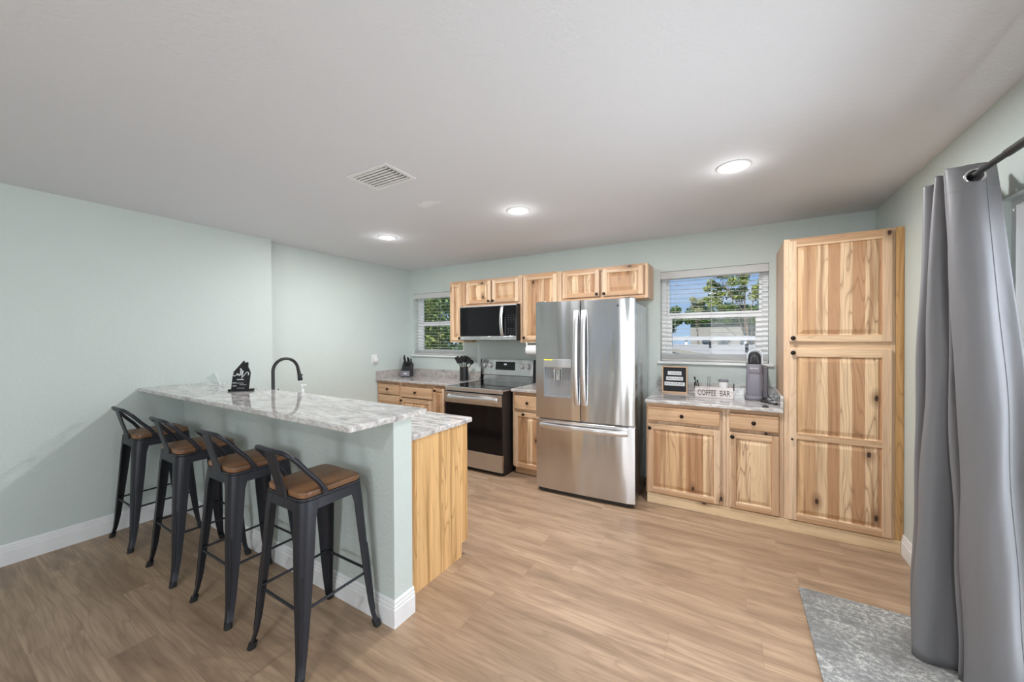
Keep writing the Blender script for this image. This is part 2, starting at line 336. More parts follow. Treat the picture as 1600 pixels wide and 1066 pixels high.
# ================================================================== mesh helper
class MB:
    def __init__(s): s.bm = bmesh.new()
    def _merge(s, tmp, mi=0):
        for f in tmp.faces: f.material_index = mi if mi else f.material_index
        me = bpy.data.meshes.new('tmp'); tmp.to_mesh(me); tmp.free(); s.bm.from_mesh(me); bpy.data.meshes.remove(me)
    def box(s, x0, x1, y0, y1, z0, z1, bev=0.0, mi=0, seg=2):
        t = bmesh.new(); bmesh.ops.create_cube(t, size=1)
        for v in t.verts:
            v.co = Vector((x0 + (v.co.x + 0.5) * (x1 - x0), y0 + (v.co.y + 0.5) * (y1 - y0), z0 + (v.co.z + 0.5) * (z1 - z0)))
        if bev: bmesh.ops.bevel(t, geom=list(t.edges), offset=bev, segments=seg, affect='EDGES', profile=0.5)
        s._merge(t, mi); return s
    def prism(s, pts, axis, lo, hi, bev=0.0, mi=0):
        """extrude a 2-D outline along an axis (0 X: pts are (y,z); 1 Y: (x,z); 2 Z: (x,y))"""
        t = bmesh.new()
        def mk(p, h): return {0: (h, p[0], p[1]), 1: (p[0], h, p[1]), 2: (p[0], p[1], h)}[axis]
        a = [t.verts.new(mk(p, lo)) for p in pts]; b = [t.verts.new(mk(p, hi)) for p in pts]
        n = len(pts); t.faces.new(a); t.faces.new(b[::-1])
        for i in range(n): t.faces.new((a[i], b[i], b[(i + 1) % n], a[(i + 1) % n]))
        bmesh.ops.recalc_face_normals(t, faces=list(t.faces))
        if bev: bmesh.ops.bevel(t, geom=[e for e in t.edges], offset=bev, segments=2, affect='EDGES', profile=0.5)
        s._merge(t, mi); return s
    def tube(s, pts, r, seg=12, caps=True, mi=0, closed=False):
        pts = [Vector(p) for p in pts]; n = len(pts); rings = []; t = bmesh.new(); up = None
        rs = r if isinstance(r, (list, tuple)) else [r] * n
        for i, p in enumerate(pts):
            if closed: d = pts[(i + 1) % n] - pts[i - 1]
            else: d = (pts[min(i + 1, n - 1)] - pts[max(i - 1, 0)])
            d.normalize()
            if up is None: up = d.orthogonal().normalized()
            else: up = (up - d * up.dot(d)).normalized()
            sd = d.cross(up)
            rings.append([t.verts.new(p + (up * math.cos(q) + sd * math.sin(q)) * rs[i]) for q in [2 * PI * k / seg for k in range(seg)]])
        for i in range(n if closed else n - 1):
            A, B = rings[i], rings[(i + 1) % n]
            for k in range(seg): t.faces.new((A[k], A[(k + 1) % seg], B[(k + 1) % seg], B[k]))
        if caps and not closed: t.faces.new(rings[0][::-1]); t.faces.new(rings[-1])
        bmesh.ops.recalc_face_normals(t, faces=list(t.faces))
        s._merge(t, mi); return s
    def lathe(s, prof, c=(0, 0, 0), axis='Z', seg=28, mi=0):
        """prof = (radius, height) pairs; caps where radius is 0 or at the ends"""
        t = bmesh.new(); rings = []
        M = {'Z': Matrix.Identity(3), 'Y': Matrix(((1, 0, 0), (0, 0, 1), (0, -1, 0))), '-Y': Matrix(((1, 0, 0), (0, 0, -1), (0, 1, 0))),
             'X': Matrix(((0, 0, 1), (0, 1, 0), (-1, 0, 0)))}[axis]
        for (r, h) in prof:
            if r < 1e-6: rings.append([t.verts.new(M @ Vector((0, 0, h)) + Vector(c))])
            else: rings.append([t.verts.new(M @ Vector((r * math.cos(2 * PI * k / seg), r * math.sin(2 * PI * k / seg), h)) + Vector(c)) for k in range(seg)])
        for A, B in zip(rings, rings[1:]):
            for k in range(seg):
                k2 = (k + 1) % seg
                if len(A) == 1 and len(B) == 1: continue
                if len(A) == 1: t.faces.new((A[0], B[k2], B[k]))
                elif len(B) == 1: t.faces.new((A[k], A[k2], B[0]))
                else: t.faces.new((A[k], A[k2], B[k2], B[k]))
        if len(rings[0]) > 1: t.faces.new(rings[0])
        if len(rings[-1]) > 1: t.faces.new(rings[-1])
        bmesh.ops.recalc_face_normals(t, faces=list(t.faces))
        s._merge(t, mi); return s
    def rings(s, rings, mi=0, caps=True, closed=True):
        t = bmesh.new(); R = [[t.verts.new(p) for p in r] for r in rings]; n = len(R[0])
        for A, B in zip(R, R[1:]):
            for k in range(n if closed else n - 1): t.faces.new((A[k], A[(k + 1) % n], B[(k + 1) % n], B[k]))
        if caps and closed: t.faces.new(R[0][::-1]); t.faces.new(R[-1])
        bmesh.ops.recalc_face_normals(t, faces=list(t.faces))
        s._merge(t, mi); return s
    def build(s, name, mats, parent=None, smooth=None, loc=None):
        me = bpy.data.meshes.new(name); s.bm.to_mesh(me); s.bm.free()
        for m in (mats if isinstance(mats, (list, tuple)) else [mats]): me.materials.append(m)
        if smooth is not None: smooth_mesh(me, smooth)
        o = bpy.data.objects.new(name, me); COL.objects.link(o)
        if parent: adopt(o, parent)
        return o
def smooth_mesh(me, ang=35):
    bm = bmesh.new(); bm.from_mesh(me)
    for f in bm.faces: f.smooth = True
    lim = math.radians(ang)
    for e in bm.edges:
        if len(e.link_faces) == 2 and e.calc_face_angle(0) > lim: e.smooth = False
    bm.to_mesh(me); bm.free()
def adopt(o, parent):
    o.parent = parent; root = parent; inv = Matrix.Identity(4); p = parent
    mats = []
    while p: mats.append(Matrix.Translation(p.location) if True else None); p = p.parent
    # parents are never rotated when built: undo their translation only
    tot = Vector((0, 0, 0)); p = parent
    while p:
        tot += p.location + p.matrix_parent_inverse.translation; p = p.parent
    o.matrix_parent_inverse = Matrix.Translation(-tot)
def tag(o, label, cat, group=None, kind=None):
    o['label'] = label; o['category'] = cat
    if group: o['group'] = group
    if kind: o['kind'] = kind
    return o
def thing(name, label, cat, loc=(0, 0, 0), group=None):
    o = bpy.data.objects.new(name, None); o.empty_display_size = 0.1; COL.objects.link(o); o.location = loc
    return tag(o, label, cat, group)
def structure(o): o['kind'] = 'structure'; return o
def lab(o, s): o['label'] = s; return o
def arc(c, r, a0, a1, n, fn):
    return [fn(c[0] + r * math.cos(math.radians(a0 + (a1 - a0) * i / n)), c[1] + r * math.sin(math.radians(a0 + (a1 - a0) * i / n))) for i in range(n + 1)]
def rrect(x0, x1, y0, y1, r, n=5):
    P = []
    for cx, cy, a in ((x1 - r, y1 - r, 0), (x0 + r, y1 - r, 90), (x0 + r, y0 + r, 180), (x1 - r, y0 + r, 270)):
        P += arc((cx, cy), r, a, a + 90, n, lambda u, v: (u, v))
    return P
_txt = {}
def text_part(s, cx, y, cz, width, height, mat, parent, name='lettering', depth=0.0008, rotx=90, rotz=0):
    cu = bpy.data.curves.new('t', 'FONT'); cu.body = s; cu.align_x = 'CENTER'; cu.align_y = 'CENTER'; cu.extrude = 0.01; cu.size = 1
    to = bpy.data.objects.new('t', cu); COL.objects.link(to)
    dg = bpy.context.evaluated_depsgraph_get(); me = bpy.data.meshes.new_from_object(to.evaluated_get(dg))
    bpy.data.objects.remove(to); bpy.data.curves.remove(cu)
    xs = [v.co.x for v in me.vertices]; ys = [v.co.y for v in me.vertices]
    mx, my = (max(xs) + min(xs)) / 2, (max(ys) + min(ys)) / 2; sx, sy = width / (max(xs) - min(xs)), height / (max(ys) - min(ys))
    Rz = Matrix.Rotation(math.radians(rotz), 3, 'Z') @ Matrix.Rotation(math.radians(rotx), 3, 'X')
    for v in me.vertices:
        v.co = Rz @ Vector(((v.co.x - mx) * sx, (v.co.y - my) * sy, v.co.z / 0.01 * depth)) + Vector((cx, y, cz))
    me.materials.clear(); me.materials.append(mat)
    o = bpy.data.objects.new(name, me); COL.objects.link(o); adopt(o, parent); return o
KNOB_ME = None
def knob(parent, x, y, z):
    """round bronze knob sticking out towards -Y from the face y"""
    global KNOB_ME
    if KNOB_ME is None:
        m = MB().lathe([(0.0085, 0), (0.0065, 0.004), (0.0055, 0.012), (0.010, 0.016), (0.0155, 0.020), (0.0158, 0.024), (0.013, 0.028), (0.006, 0.0305), (0, 0.031)], axis='-Y', seg=20)
        KNOB_ME = bpy.data.meshes.new('knob'); m.bm.to_mesh(KNOB_ME); m.bm.free(); KNOB_ME.materials.append(KNOBM); smooth_mesh(KNOB_ME, 50)
    o = bpy.data.objects.new('knob', KNOB_ME); COL.objects.link(o); adopt(o, parent)
    o.location = (x, y, z); return o
def nested(mb, x0, x1, z0, z1, y, steps, mi):
    """panel facing -Y made of nested rectangles; steps = (inset, depth behind y)"""
    t = bmesh.new(); R = []
    for ins, d in steps:
        R.append([t.verts.new((px, y + d, pz)) for px, pz in ((x0 + ins, z0 + ins), (x1 - ins, z0 + ins), (x1 - ins, z1 - ins), (x0 + ins, z1 - ins))])
    for A, B in zip(R, R[1:]):
        for k in range(4): t.faces.new((A[k], A[(k + 1) % 4], B[(k + 1) % 4], B[k]))
    t.faces.new(R[-1]); mb._merge(t, mi)
def door(parent, x0, x1, z0, z1, y, kn=None, stile=0.045, panels=None, th=0.02):
    """raised-panel door; front face at y; panels = list of (z0,z1) openings"""
    m = MB(); b = 0.003
    panels = panels or [(z0 + stile, z1 - stile)]
    m.box(x0, x0 + stile, y, y + th, z0, z1, b, 0); m.box(x1 - stile, x1, y, y + th, z0, z1, b, 0)
    zs = [z0] + [q for p in panels for q in p] + [z1]
    for a, c in zip(zs[0::2], zs[1::2]): m.box(x0 + stile - 0.001, x1 - stile + 0.001, y + 0.0006, y + th - 0.001, a, c, b * 0.6, 1)
    for (p0, p1) in panels:
        nested(m, x0 + stile - 0.001, x1 - stile + 0.001, p0 - 0.001, p1 + 0.001, y, [(0, 0.004), (0.006, 0.011), (0.010, 0.012), (0.036, 0.003), (0.040, 0.0022)], 2)
    o = m.build('door', [STILE, RAIL, PANEL], parent)
    if kn: knob(o, kn[0], y, kn[1])
    return o
def drawer(parent, x0, x1, z0, z1, y, kn=True, groove=False):
    m = MB()
    if groove:
        zm = (z0 + z1) / 2
        m.box(x0, x1, y, y + 0.02, z0, zm - 0.002, 0.005, 0); m.box(x0, x1, y, y + 0.02, zm + 0.002, z1, 0.005, 0); m.box(x0 + .004, x1 - .004, y + 0.006, y + 0.02, z0 + .01, z1 - .01, 0, 0)
    else:
        m.box(x0, x1, y + 0.006, y + 0.02, z0, z1, 0.002, 0)
        nested(m, x0, x1, z0, z1, y + 0.0065, [(0.0, 0.0), (0.002, -0.0005), (0.008, -0.0065), (0.012, -0.0065)], 0)
    o = m.build('drawer', [RAIL], parent)
    if kn: knob(o, (x0 + x1) / 2, y, (z0 + z1) / 2 if kn is True else kn)
    return o
def body(parent, x0, x1, y0, y1, z0, z1, notch=None):
    """cabinet carcass with a face frame; notch = toe-kick (depth,height)"""
    m = MB()
    m.box(x0, x1, y0 + 0.018, y1, z0 + (notch[1] if notch else 0), z1, 0.001, 0)
    w = 0.025
    zz = z0 + (notch[1] if notch else 0)
    m.box(x0, x0 + w, y0, y0 + 0.02, zz, z1, 0.001, 0); m.box(x1 - w, x1, y0, y0 + 0.02, zz, z1, 0.001, 0)
    m.box(x0 + w, x1 - w, y0 + 0.0005, y0 + 0.02, z1 - 0.03, z1, 0.001, 1); m.box(x0 + w, x1 - w, y0 + 0.0005, y0 + 0.02, zz, zz + 0.03, 0.001, 1)
    if notch: m.box(x0 + 0.001, x1 - 0.001, y0 + notch[0], y1, z0, zz + 0.002, 0, 1)
    return m.build('cabinet_body', [STILE, RAIL], parent)

# ================================================================== room shell
YB, YF, XL, XL2, XR = 4.05, 3.45, -4.05, -4.18, 0.98
YBACK = -4.2
structure(MB().box(-4.4, 1.25, -4.4, 4.3, -0.12, 0.0).build('floor', FLOORM))
structure(MB().box(-4.4, 1.25, -4.4, 4.3, CEIL, CEIL + 0.12).build('ceiling', CEILM))
m = MB(); m.box(-4.4, XL, YBACK, 2.03, 0, CEIL); m.box(-4.4, XL2, 2.03, YB + .2, 0, CEIL); structure(m.build('wall_left', WALL))
W1 = (-4.112, -3.165, 1.215, 2.115); W2 = (-0.636, 0.279, 1.215, 2.12)
m = MB(); T = YB + 0.2
m.box(XL2, W1[0], YB, T, 0, CEIL); m.box(W1[0], W1[1], YB, T, 0, W1[2]); m.box(W1[0], W1[1], YB, T, W1[3], CEIL)
m.box(W1[1], W2[0], YB, T, 0, CEIL); m.box(W2[0], W2[1], YB, T, 0, W2[2]); m.box(W2[0], W2[1], YB, T, W2[3], CEIL); m.box(W2[1], XR + .2, YB, T, 0, CEIL)
structure(m.build('wall_back', WALL))
DY0, DY1, DZ = 0.55, 2.44, 2.03
m = MB(); m.box(XR, XR + .16, DY1, YB, 0, CEIL); m.box(XR, XR + .16, DY0, DY1, DZ, CEIL); m.box(XR, XR + .16, -1.0, DY0, 0, CEIL); m.box(XR, XR + .16, YBACK, -2.8, 0, CEIL); m.box(XR, XR + .16, -2.8, -1.0, 0, .65); m.box(XR, XR + .16, -2.8, -1.0, 2.05, CEIL)
structure(m.build('wall_right', WALL))
m = MB(); rw = [(-2.7, -1.9), (-0.6, 0.7)]
m.box(-4.4, rw[0][0], YBACK - .2, YBACK, 0, CEIL); m.box(rw[0][1], rw[1][0], YBACK - .2, YBACK, 0, CEIL); m.box(rw[1][1], 1.2, YBACK - .2, YBACK, 0, CEIL)
for a, b in rw: m.box(a, b, YBACK - .2, YBACK, 0, 0.75); m.box(a, b, YBACK - .2, YBACK, 2.15, CEIL)
structure(m.build('wall_front', WALL))
# peninsula half wall
PX = -1.468; PY0, PY1 = 1.305, 1.428
structure(MB().box(XL, PX, PY0, PY1, 0, 1.043).build('wall_peninsula', WALL))
# baseboards: profile (outward, z)
def baseboard(name, pts, side=1, h=0.135):
    """pts = plan polyline; the board stands on the left-hand side (side=1) of the walk"""
    prof = [(0, 0), (0.014, 0), (0.014, h * .66), (0.0105, h * .70), (0.0105, h * .79), (0.0075, h * .83), (0.0075, h * .92), (0.003, h), (0, h)]
    pts = [Vector((p[0], p[1])) for p in pts]; rings = []
    for i, p in enumerate(pts):
        ns = []
        if i > 0: d = (p - pts[i - 1]).normalized(); ns.append(Vector((-d.y, d.x)) * side)
        if i < len(pts) - 1: d = (pts[i + 1] - p).normalized(); ns.append(Vector((-d.y, d.x)) * side)
        n = sum(ns, Vector((0, 0)))
        if len(ns) == 2: n = n / max(0.2, (n.length_squared / 2))
        rings.append([(p.x + n.x * o, p.y + n.y * o, z) for o, z in prof])
    return structure(MB().rings(rings).build(name, WHITE))
baseboard('baseboard_left', [(XL, YBACK), (XL, PY0 - 0.016)], -1)
baseboard('baseboard_peninsula', [(XL + .002, PY0), (PX, PY0), (PX, PY1 + .005)], -1)
baseboard('baseboard_right', [(XR, DY1 + .02), (XR, YF + .01)], 1)
# rough plaster patch on the ceiling
rp = random.Random(3)
m = MB()
pp = [(math.cos(a) * (0.10 + .022 * math.sin(3 * a + 1) + .012 * math.sin(7 * a)), math.sin(a) * (0.045 + .010 * math.sin(4 * a) + .006 * math.sin(9 * a + 2))) for a in [2 * PI * k / 60 for k in range(60)]]
m.prism([(-1.98 + u, 2.10 + v) for u, v in pp], 2, CEIL - 0.0012, CEIL + .001)
structure(m.build('trim_1', PATCH))

# ================================================================== windows
def window(n, W, yg=YB + 0.13):
    x0, x1, z0, z1 = W
    root = bpy.data.objects.new('window_%d' % n, None); COL.objects.link(root); root.location = ((x0 + x1) / 2, YB, z0); structure(root)
    m = MB(); y0, y1 = yg - .03, yg + .04; w = 0.046; zm = (z0 + z1) / 2 + 0.012
    def frame4(a, b, c, d, p, q, sl, sr, sb, st):
        m.box(a, a + sl, p, q, c, d); m.box(b - sr, b, p, q, c, d)
        m.box(a + sl, b - sr, p + .0005, q - .0005, d - st, d); m.box(a + sl, b - sr, p + .0005, q - .0005, c, c + sb)
    frame4(x0, x1, z0, z1, y0, y1, w, w, .03, w)
    m.build('window_frame', VINYL, root)
    a0, a1 = x0 + w, x1 - w
    m = MB(); frame4(a0 + .0005, a1 - .0005, zm - .012, z1 - w - .0005, yg + .006, yg + .03, .022, .022, .038, .020)
    m.build('upper_sash', VINYL, root)
    m = MB(); frame4(a0 + .0005, a1 - .0005, z0 + .0305, zm + .008, yg - .022, yg + .004, .050, .050, .045, .042)
    m.build('lower_sash', VINYL, root)
    m = MB(); m.box(a0, a1, yg + .016, yg + .019, zm, z1 - w); m.box(a0, a1, yg - .010, yg - .007, z0 + .05, zm); m.build('window_glass', GLASS, root)
    m = MB(); m.box(x0 - .028, x1 + .035, YB - .030, YB + .10, z0 - .024, z0 - .001, .004); m.build('window_sill', WHITE, root)
    return root
window(1, W1); window(2, W2)
def blind(W, label, tilt=0.0, wand=True):
    x0, x1, z0, z1 = W; x0 += .006; x1 -= .006; yc = YB + .045
    t = thing('window_blind', label, 'blind', ((x0 + x1) / 2, yc, z1), 'white horizontal blinds on the kitchen windows')
    MB().box(x0 - .004, x1 + .004, YB - .004, YB + .008, z1 - .075, z1 - .004, .003).build('valance', SLAT, t)
    MB().box(x0, x1, YB + .01, YB + .085, z1 - .045, z1 - .004, .002).build('headrail', SLAT, t)
    m = MB(); zb = z0 + .070; n = 0; z = z1 - .10
    c, s = math.cos(tilt), math.sin(tilt)
    while z > zb + .02:
        h = .0155
        P = [(yc - h * c, z - h * s), (yc, z + .0022), (yc + h * c, z + h * s), (yc + h * c, z + h * s + .0016), (yc, z + .0034), (yc - h * c, z - h * s + .0016)]
        m.prism(P, 0, x0, x1); z -= .0435
    # slats stacked at the bottom
    for k in range(6): m.box(x0, x1, yc - .024, yc + .024, z0 + .024 + k * .0065, z0 + .0275 + k * .0065)
    m.build('slat_panel', SLAT, t)
    MB().box(x0, x1, yc - .026, yc + .026, z0 + .003, z0 + .022, .003).build('bottom_rail', SLAT, t)
    m = MB()
    for fx in (.14, .5, .86):
        xx = x0 + (x1 - x0) * fx
        for yy in (yc - .026, yc + .026): m.box(xx - .0008, xx + .0008, yy - .0006, yy + .0006, z0 + .02, z1 - .05)
    m.build('ladder_cord', SLAT, t)
    if wand: MB().tube([(x0 + .09, YB + .012, z1 - .06), (x0 + .092, YB + .010, z1 - .52)], .003, 8).build('tilt_wand', CLEAR, t)
    return t
blind(W1, 'open white horizontal blind in the corner window left of the cabinets')
blind(W2, 'open white horizontal blind in the window above the coffee counter')
# sliding glass door in the right wall (behind the curtain)
root = bpy.data.objects.new('door_1', None); COL.objects.link(root); root.location = (1.03, (DY0 + DY1) / 2, 0); structure(root)
m = MB(); a, b = 1.015, 1.10
m.box(a, b, DY1 - .03, DY1, 0, DZ); m.box(a, b, DY0, DY0 + .03, 0, DZ); m.box(a, b, DY0 + .03, DY1 - .03, DZ - .03, DZ); m.box(a, b, DY0 + .03, DY1 - .03, 0, .03); m.build('door_frame', VINYL, root)
for k, (p, q) in enumerate(((DY0 + .03, 1.52), (1.47, DY1 - .03))):
    xx = 1.03 + .035 * k; m = MB()
    for u, v in ((p, p + .06), (q - .06, q)): m.box(xx, xx + .03, u, v, .03, DZ - .03)
    m.box(xx + .0005, xx + .0295, p + .06, q - .06, DZ - .10, DZ - .03); m.box(xx + .0005, xx + .0295, p + .06, q - .06, .03, .12)
    d = m.build('sliding_panel', VINYL, root); MB().box(xx + .012, xx + .016, p + .05, q - .05, .11, DZ - .09).build('door_glass', GLASS, d)
# unseen windows added behind the camera for fill light and reflections
for k, (a, b) in enumerate(rw):
    root = bpy.data.objects.new('window_%d' % (3 + k), None); COL.objects.link(root); root.location = ((a + b) / 2, YBACK, .75); structure(root)
    m = MB(); y0, y1 = YBACK - .13, YBACK - .07
    m.box(a, a + .05, y0, y1, .75, 2.15); m.box(b - .05, b, y0, y1, .75, 2.15); m.box(a, b, y0, y1, .75, .80); m.box(a, b, y0, y1, 2.10, 2.15); m.box((a + b) / 2 - .02, (a + b) / 2 + .02, y0, y1, .8, 2.1)
    m.build('window_frame', VINYL, root)
    MB().box(a + .04, b - .04, YBACK - .102, YBACK - .098, .79, 2.11).build('window_glass', GLASS, root)

root = bpy.data.objects.new('window_5', None); COL.objects.link(root); root.location = (XR, -1.9, .65); structure(root)  # unseen side window added to carry the fill lamp
m = MB(); m.box(XR + .08, XR + .13, -2.8, -2.75, .65, 2.05); m.box(XR + .08, XR + .13, -1.05, -1.0, .65, 2.05); m.box(XR + .08, XR + .13, -2.8, -1.0, .65, .70); m.box(XR + .08, XR + .13, -2.8, -1.0, 2.0, 2.05)
m.build('window_frame', VINYL, root)
MB().box(XR + .10, XR + .105, -2.76, -1.04, .69, 2.01).build('window_glass', GLASS, root)

# ================================================================== ceiling fixtures
def downlight(x, y, label):
    t = thing('recessed_light', label, 'ceiling light', (x, y, CEIL), 'recessed ceiling lights')
    MB().lathe([(0.062, -0.001), (0.066, -0.006), (0.080, -0.0075), (0.090, -0.004), (0.092, 0.0), (0.062, 0.0)], (x, y, CEIL - .0005)).build('trim_ring', WHITE, t, smooth=40)
    MB().lathe([(0, -0.0035), (0.064, -0.0035), (0.064, -0.001), (0, -0.001)], (x, y, CEIL)).build('lens', LENS, t)
    lamp('recessed_light_beam', 'AREA', (x, y, CEIL - .012), CAN_W, (0.98, 0.985, 1.0), (0, 0, 0), shape='DISK', size=0.12)
    lamp('recessed_light_glow', 'POINT', (x, y, CEIL - .055), CAN_G, (0.98, 0.985, 1.0), shadow_soft_size=0.045)
    return t
for x, lb in ((0.003, 'rightmost recessed ceiling light, above the floor before the coffee counter'), (-1.468, 'middle of the three recessed ceiling lights, in front of the refrigerator'), (-2.974, 'leftmost recessed ceiling light, in front of the range and corner window')):
    downlight(x, 2.583, lb)
for x, lb in ((-0.4, 'added recessed ceiling light behind the viewer, unseen'),):  # extra light out of view, added to brighten the room
    downlight(x, -1.3, lb)
t = thing('ceiling_vent', 'white square louvred air vent in the ceiling', 'vent', (-1.895, 1.605, CEIL))
vx0, vx1, vy0, vy1 = -2.075, -1.715, 1.48, 1.725
m = MB()
fw = .028
for a in ((vx0, vx1, vy0, vy0 + fw), (vx0, vx1, vy1 - fw, vy1), (vx0, vx0 + fw, vy0 + fw, vy1 - fw), (vx1 - fw, vx1, vy0 + fw, vy1 - fw)): m.box(a[0], a[1], a[2], a[3], CEIL - .006, CEIL - .0005, .002)
m.build('vent_frame', WHITE, t)
MB().box(vx0 + fw, vx1 - fw, vy0 + fw, vy1 - fw, CEIL - .002, CEIL - .0008).build('vent_gap_shade', GREYPD, t)  # dark sheet stands in for the shade between the louvres
m = MB()
for k in range(7):
    y = vy0 + fw + .004 + k * .0268
    m.prism([(y, CEIL - .006), (y + .0155, CEIL - .0075), (y + .0155, CEIL - .006), (y, CEIL - .0045)], 0, vx0 + fw - .001, vx1 - fw - .035)
for k in range(7):
    y = vy0 + fw + .006 + k * .0268
    m.box(vx1 - fw - .030, vx1 - fw - .004, y, y + .013, CEIL - .007, CEIL - .0055)
m.build('louvre', WHITE, t)

# ================================================================== granite tops
def granite_slab(name, outline, z0, z1, label, mat, extra=()):
    t = bmesh.new(); m = MB(); m.prism(outline, 2, z0, z1, 0.006)
    for e in extra: m.box(*e, .002)
    return tag(m.build(name, mat), label, 'countertop')
BX1 = -1.432
granite_slab('bar_countertop', [(XL + .001, 1.03)] + arc((BX1 - .02, 1.05), .02, -90, 0, 4, lambda u, v: (u, v)) + arc((BX1 - .02, 1.50), .02, 0, 90, 4, lambda u, v: (u, v)) + [(XL + .001, 1.52)], 1.0435, 1.073,
             'raised pale granite breakfast bar top on the green half wall', GRAN)
granite_slab('peninsula_countertop', [(XL + .001, PY1 + .001), (-1.535, PY1 + .001)] + arc((-1.555, 2.055), .02, 0, 90, 4, lambda u, v: (u, v)) + [(XL + .001, 2.075)] if False else
             [(XL + .001, PY1 + .001), (-1.535, PY1 + .001)] + arc((-1.555, 2.045), .02, 0, 90, 4, lambda u, v: (u, v)) + [(XL + .001, 2.065)], .884, .914, 'lower pale granite countertop behind the breakfast bar', GRAN)
YC = 3.412
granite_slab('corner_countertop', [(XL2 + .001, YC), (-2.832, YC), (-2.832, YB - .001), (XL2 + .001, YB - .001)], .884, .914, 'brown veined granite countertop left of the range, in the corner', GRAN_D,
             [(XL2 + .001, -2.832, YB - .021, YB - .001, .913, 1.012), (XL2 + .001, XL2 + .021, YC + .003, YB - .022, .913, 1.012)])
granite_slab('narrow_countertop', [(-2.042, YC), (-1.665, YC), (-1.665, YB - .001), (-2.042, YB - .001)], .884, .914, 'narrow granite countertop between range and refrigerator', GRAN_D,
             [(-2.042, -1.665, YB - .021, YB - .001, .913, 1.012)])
granite_slab('coffee_countertop', [(-.668, YC), (.3255, YC), (.3255, YB - .001), (-.668, YB - .001)], .884, .914, 'granite countertop under the window, between refrigerator and pantry', GRAN,
             [(-.668, .3255, YB - .021, YB - .001, .913, 1.012), (.3055, .3255, YC + .003, YB - .022, .913, 1.012)])

# ================================================================== base cabinets
FY = YF - .02          # door front plane
def base_cab(x0, x1, label, notch=(.055, .09)):
    t = thing('base_cabinet', label, 'cabinet', ((x0 + x1) / 2, YF + .3, 0), 'hickory base cabinets'); body(t, x0, x1, YF, YB - .002, 0, .883, notch); return t
c = base_cab(-.66, -.047, 'wide hickory base cabinet right of the refrigerator'); drawer(c, -.65, -.088, .728, .852, FY); door(c, -.645, -.088, .102, .700, FY, (-.625, .665))
c = base_cab(-.045, .328, 'narrow hickory base cabinet left of the pantry'); drawer(c, -.023, .300, .728, .852, FY); door(c, -.023, .300, .102, .700, FY, (-.003, .668))
c = base_cab(-2.035, -1.66, 'hickory base cabinet between range and refrigerator'); drawer(c, -2.012, -1.675, .700, .846, FY, .775); door(c, -2.012, -1.675, .085, .668, FY, (-1.890, .653))
c = base_cab(XL2 + .002, -3.742, 'hickory drawer cabinet in the left corner under the knife block'); drawer(c, -4.150, -3.765, .715, .846, FY, .783, True); drawer(c, -4.150, -3.765, .42, .700, FY); drawer(c, -4.150, -3.765, .11, .405, FY)
c = base_cab(-3.740, -3.165, 'hickory base cabinet with drawer, second from the left corner'); drawer(c, -3.718, -3.185, .700, .832, FY, .770); door(c, -3.718, -3.185, .11, .680, FY, (-3.695, .655))
c = base_cab(-3.163, -2.835, 'tall narrow hickory base cabinet beside the range'); door(c, -3.152, -2.985, .11, .846, FY, (-3.12, .817), .035)
# pantry
t = thing('pantry_cabinet', 'tall hickory pantry cabinet in the right corner', 'cabinet', (.65, YF + .3, 0))
m = MB(); m.box(.330, .935, YF + .018, YB - .002, .0, 2.182, .001, 0)
m.box(.330, .366, YF, YF + .02, .09, 2.182, .001, 0); m.box(.915, .935, YF, YF + .02, .09, 2.182, .001, 0)
m.box(.366, .915, YF + .0005, YF + .02, 2.150, 2.182, .001, 1); m.box(.366, .915, YF + .0005, YF + .02, 1.36, 1.43, .001, 1); m.box(.366, .915, YF + .0005, YF + .02, .09, .12, .001, 1)
m.build('cabinet_body', [STILE, RAIL], t)
door(t, .358, .916, 1.420, 2.165, FY, (.382, 1.446), .048)
door(t, .358, .916, .098, 1.368, FY, (.382, 1.338), .048, [(.148, .700), (.745, 1.310)])
MB().lathe([(0.006, 0), (0.004, .012), (0.008, .018), (0.005, .026), (0, .027)], (.378, FY, .700), '-Y', 12).build('latch_knob', KNOBM, t, smooth=50)
MB().box(.9365, XR - .0015, YF + .002, YF + .03, .06, 2.185, .001).build('filler_strip', LAMINATE, t)
o = MB().box(-.652, XR - .016, YF - .006, YF + .014, .001, .088, .0015).build('toe_kick_board', PLINTH); tag(o, 'long pale wood plinth board along the floor under the right cabinets', 'plinth')
# peninsula cabinet (end panel visible)
t = thing('peninsula_cabinet', 'honey coloured wooden end cabinet of the peninsula under the lower counter', 'cabinet', (-2.7, 1.7, 0))
MB().prism([(PY1 + .003, 0), (1.955, 0), (1.955, .088), (2.022, .088), (2.022, .883), (PY1 + .003, .883)], 0, -1.572, -1.555).build('end_panel', LAMINATE, t)
m = MB(); m.box(XL + .003, -1.573, PY1 + .003, 2.004, .088, .883, .001, 0); m.box(XL + .003, -1.573, PY1 + .003, 1.953, 0, .087, 0, 1)
m.build('cabinet_body', [STILE, RAIL], t)
xs = [XL + .03, -3.42, -2.80, -2.19, -1.60]
for a, b in zip(xs, xs[1:]):
    mm = MB(); mm.box(a + .012, b - .012, 2.004, 2.022, .11, .86, .003, 0); mm.build('door', [STILE], t)

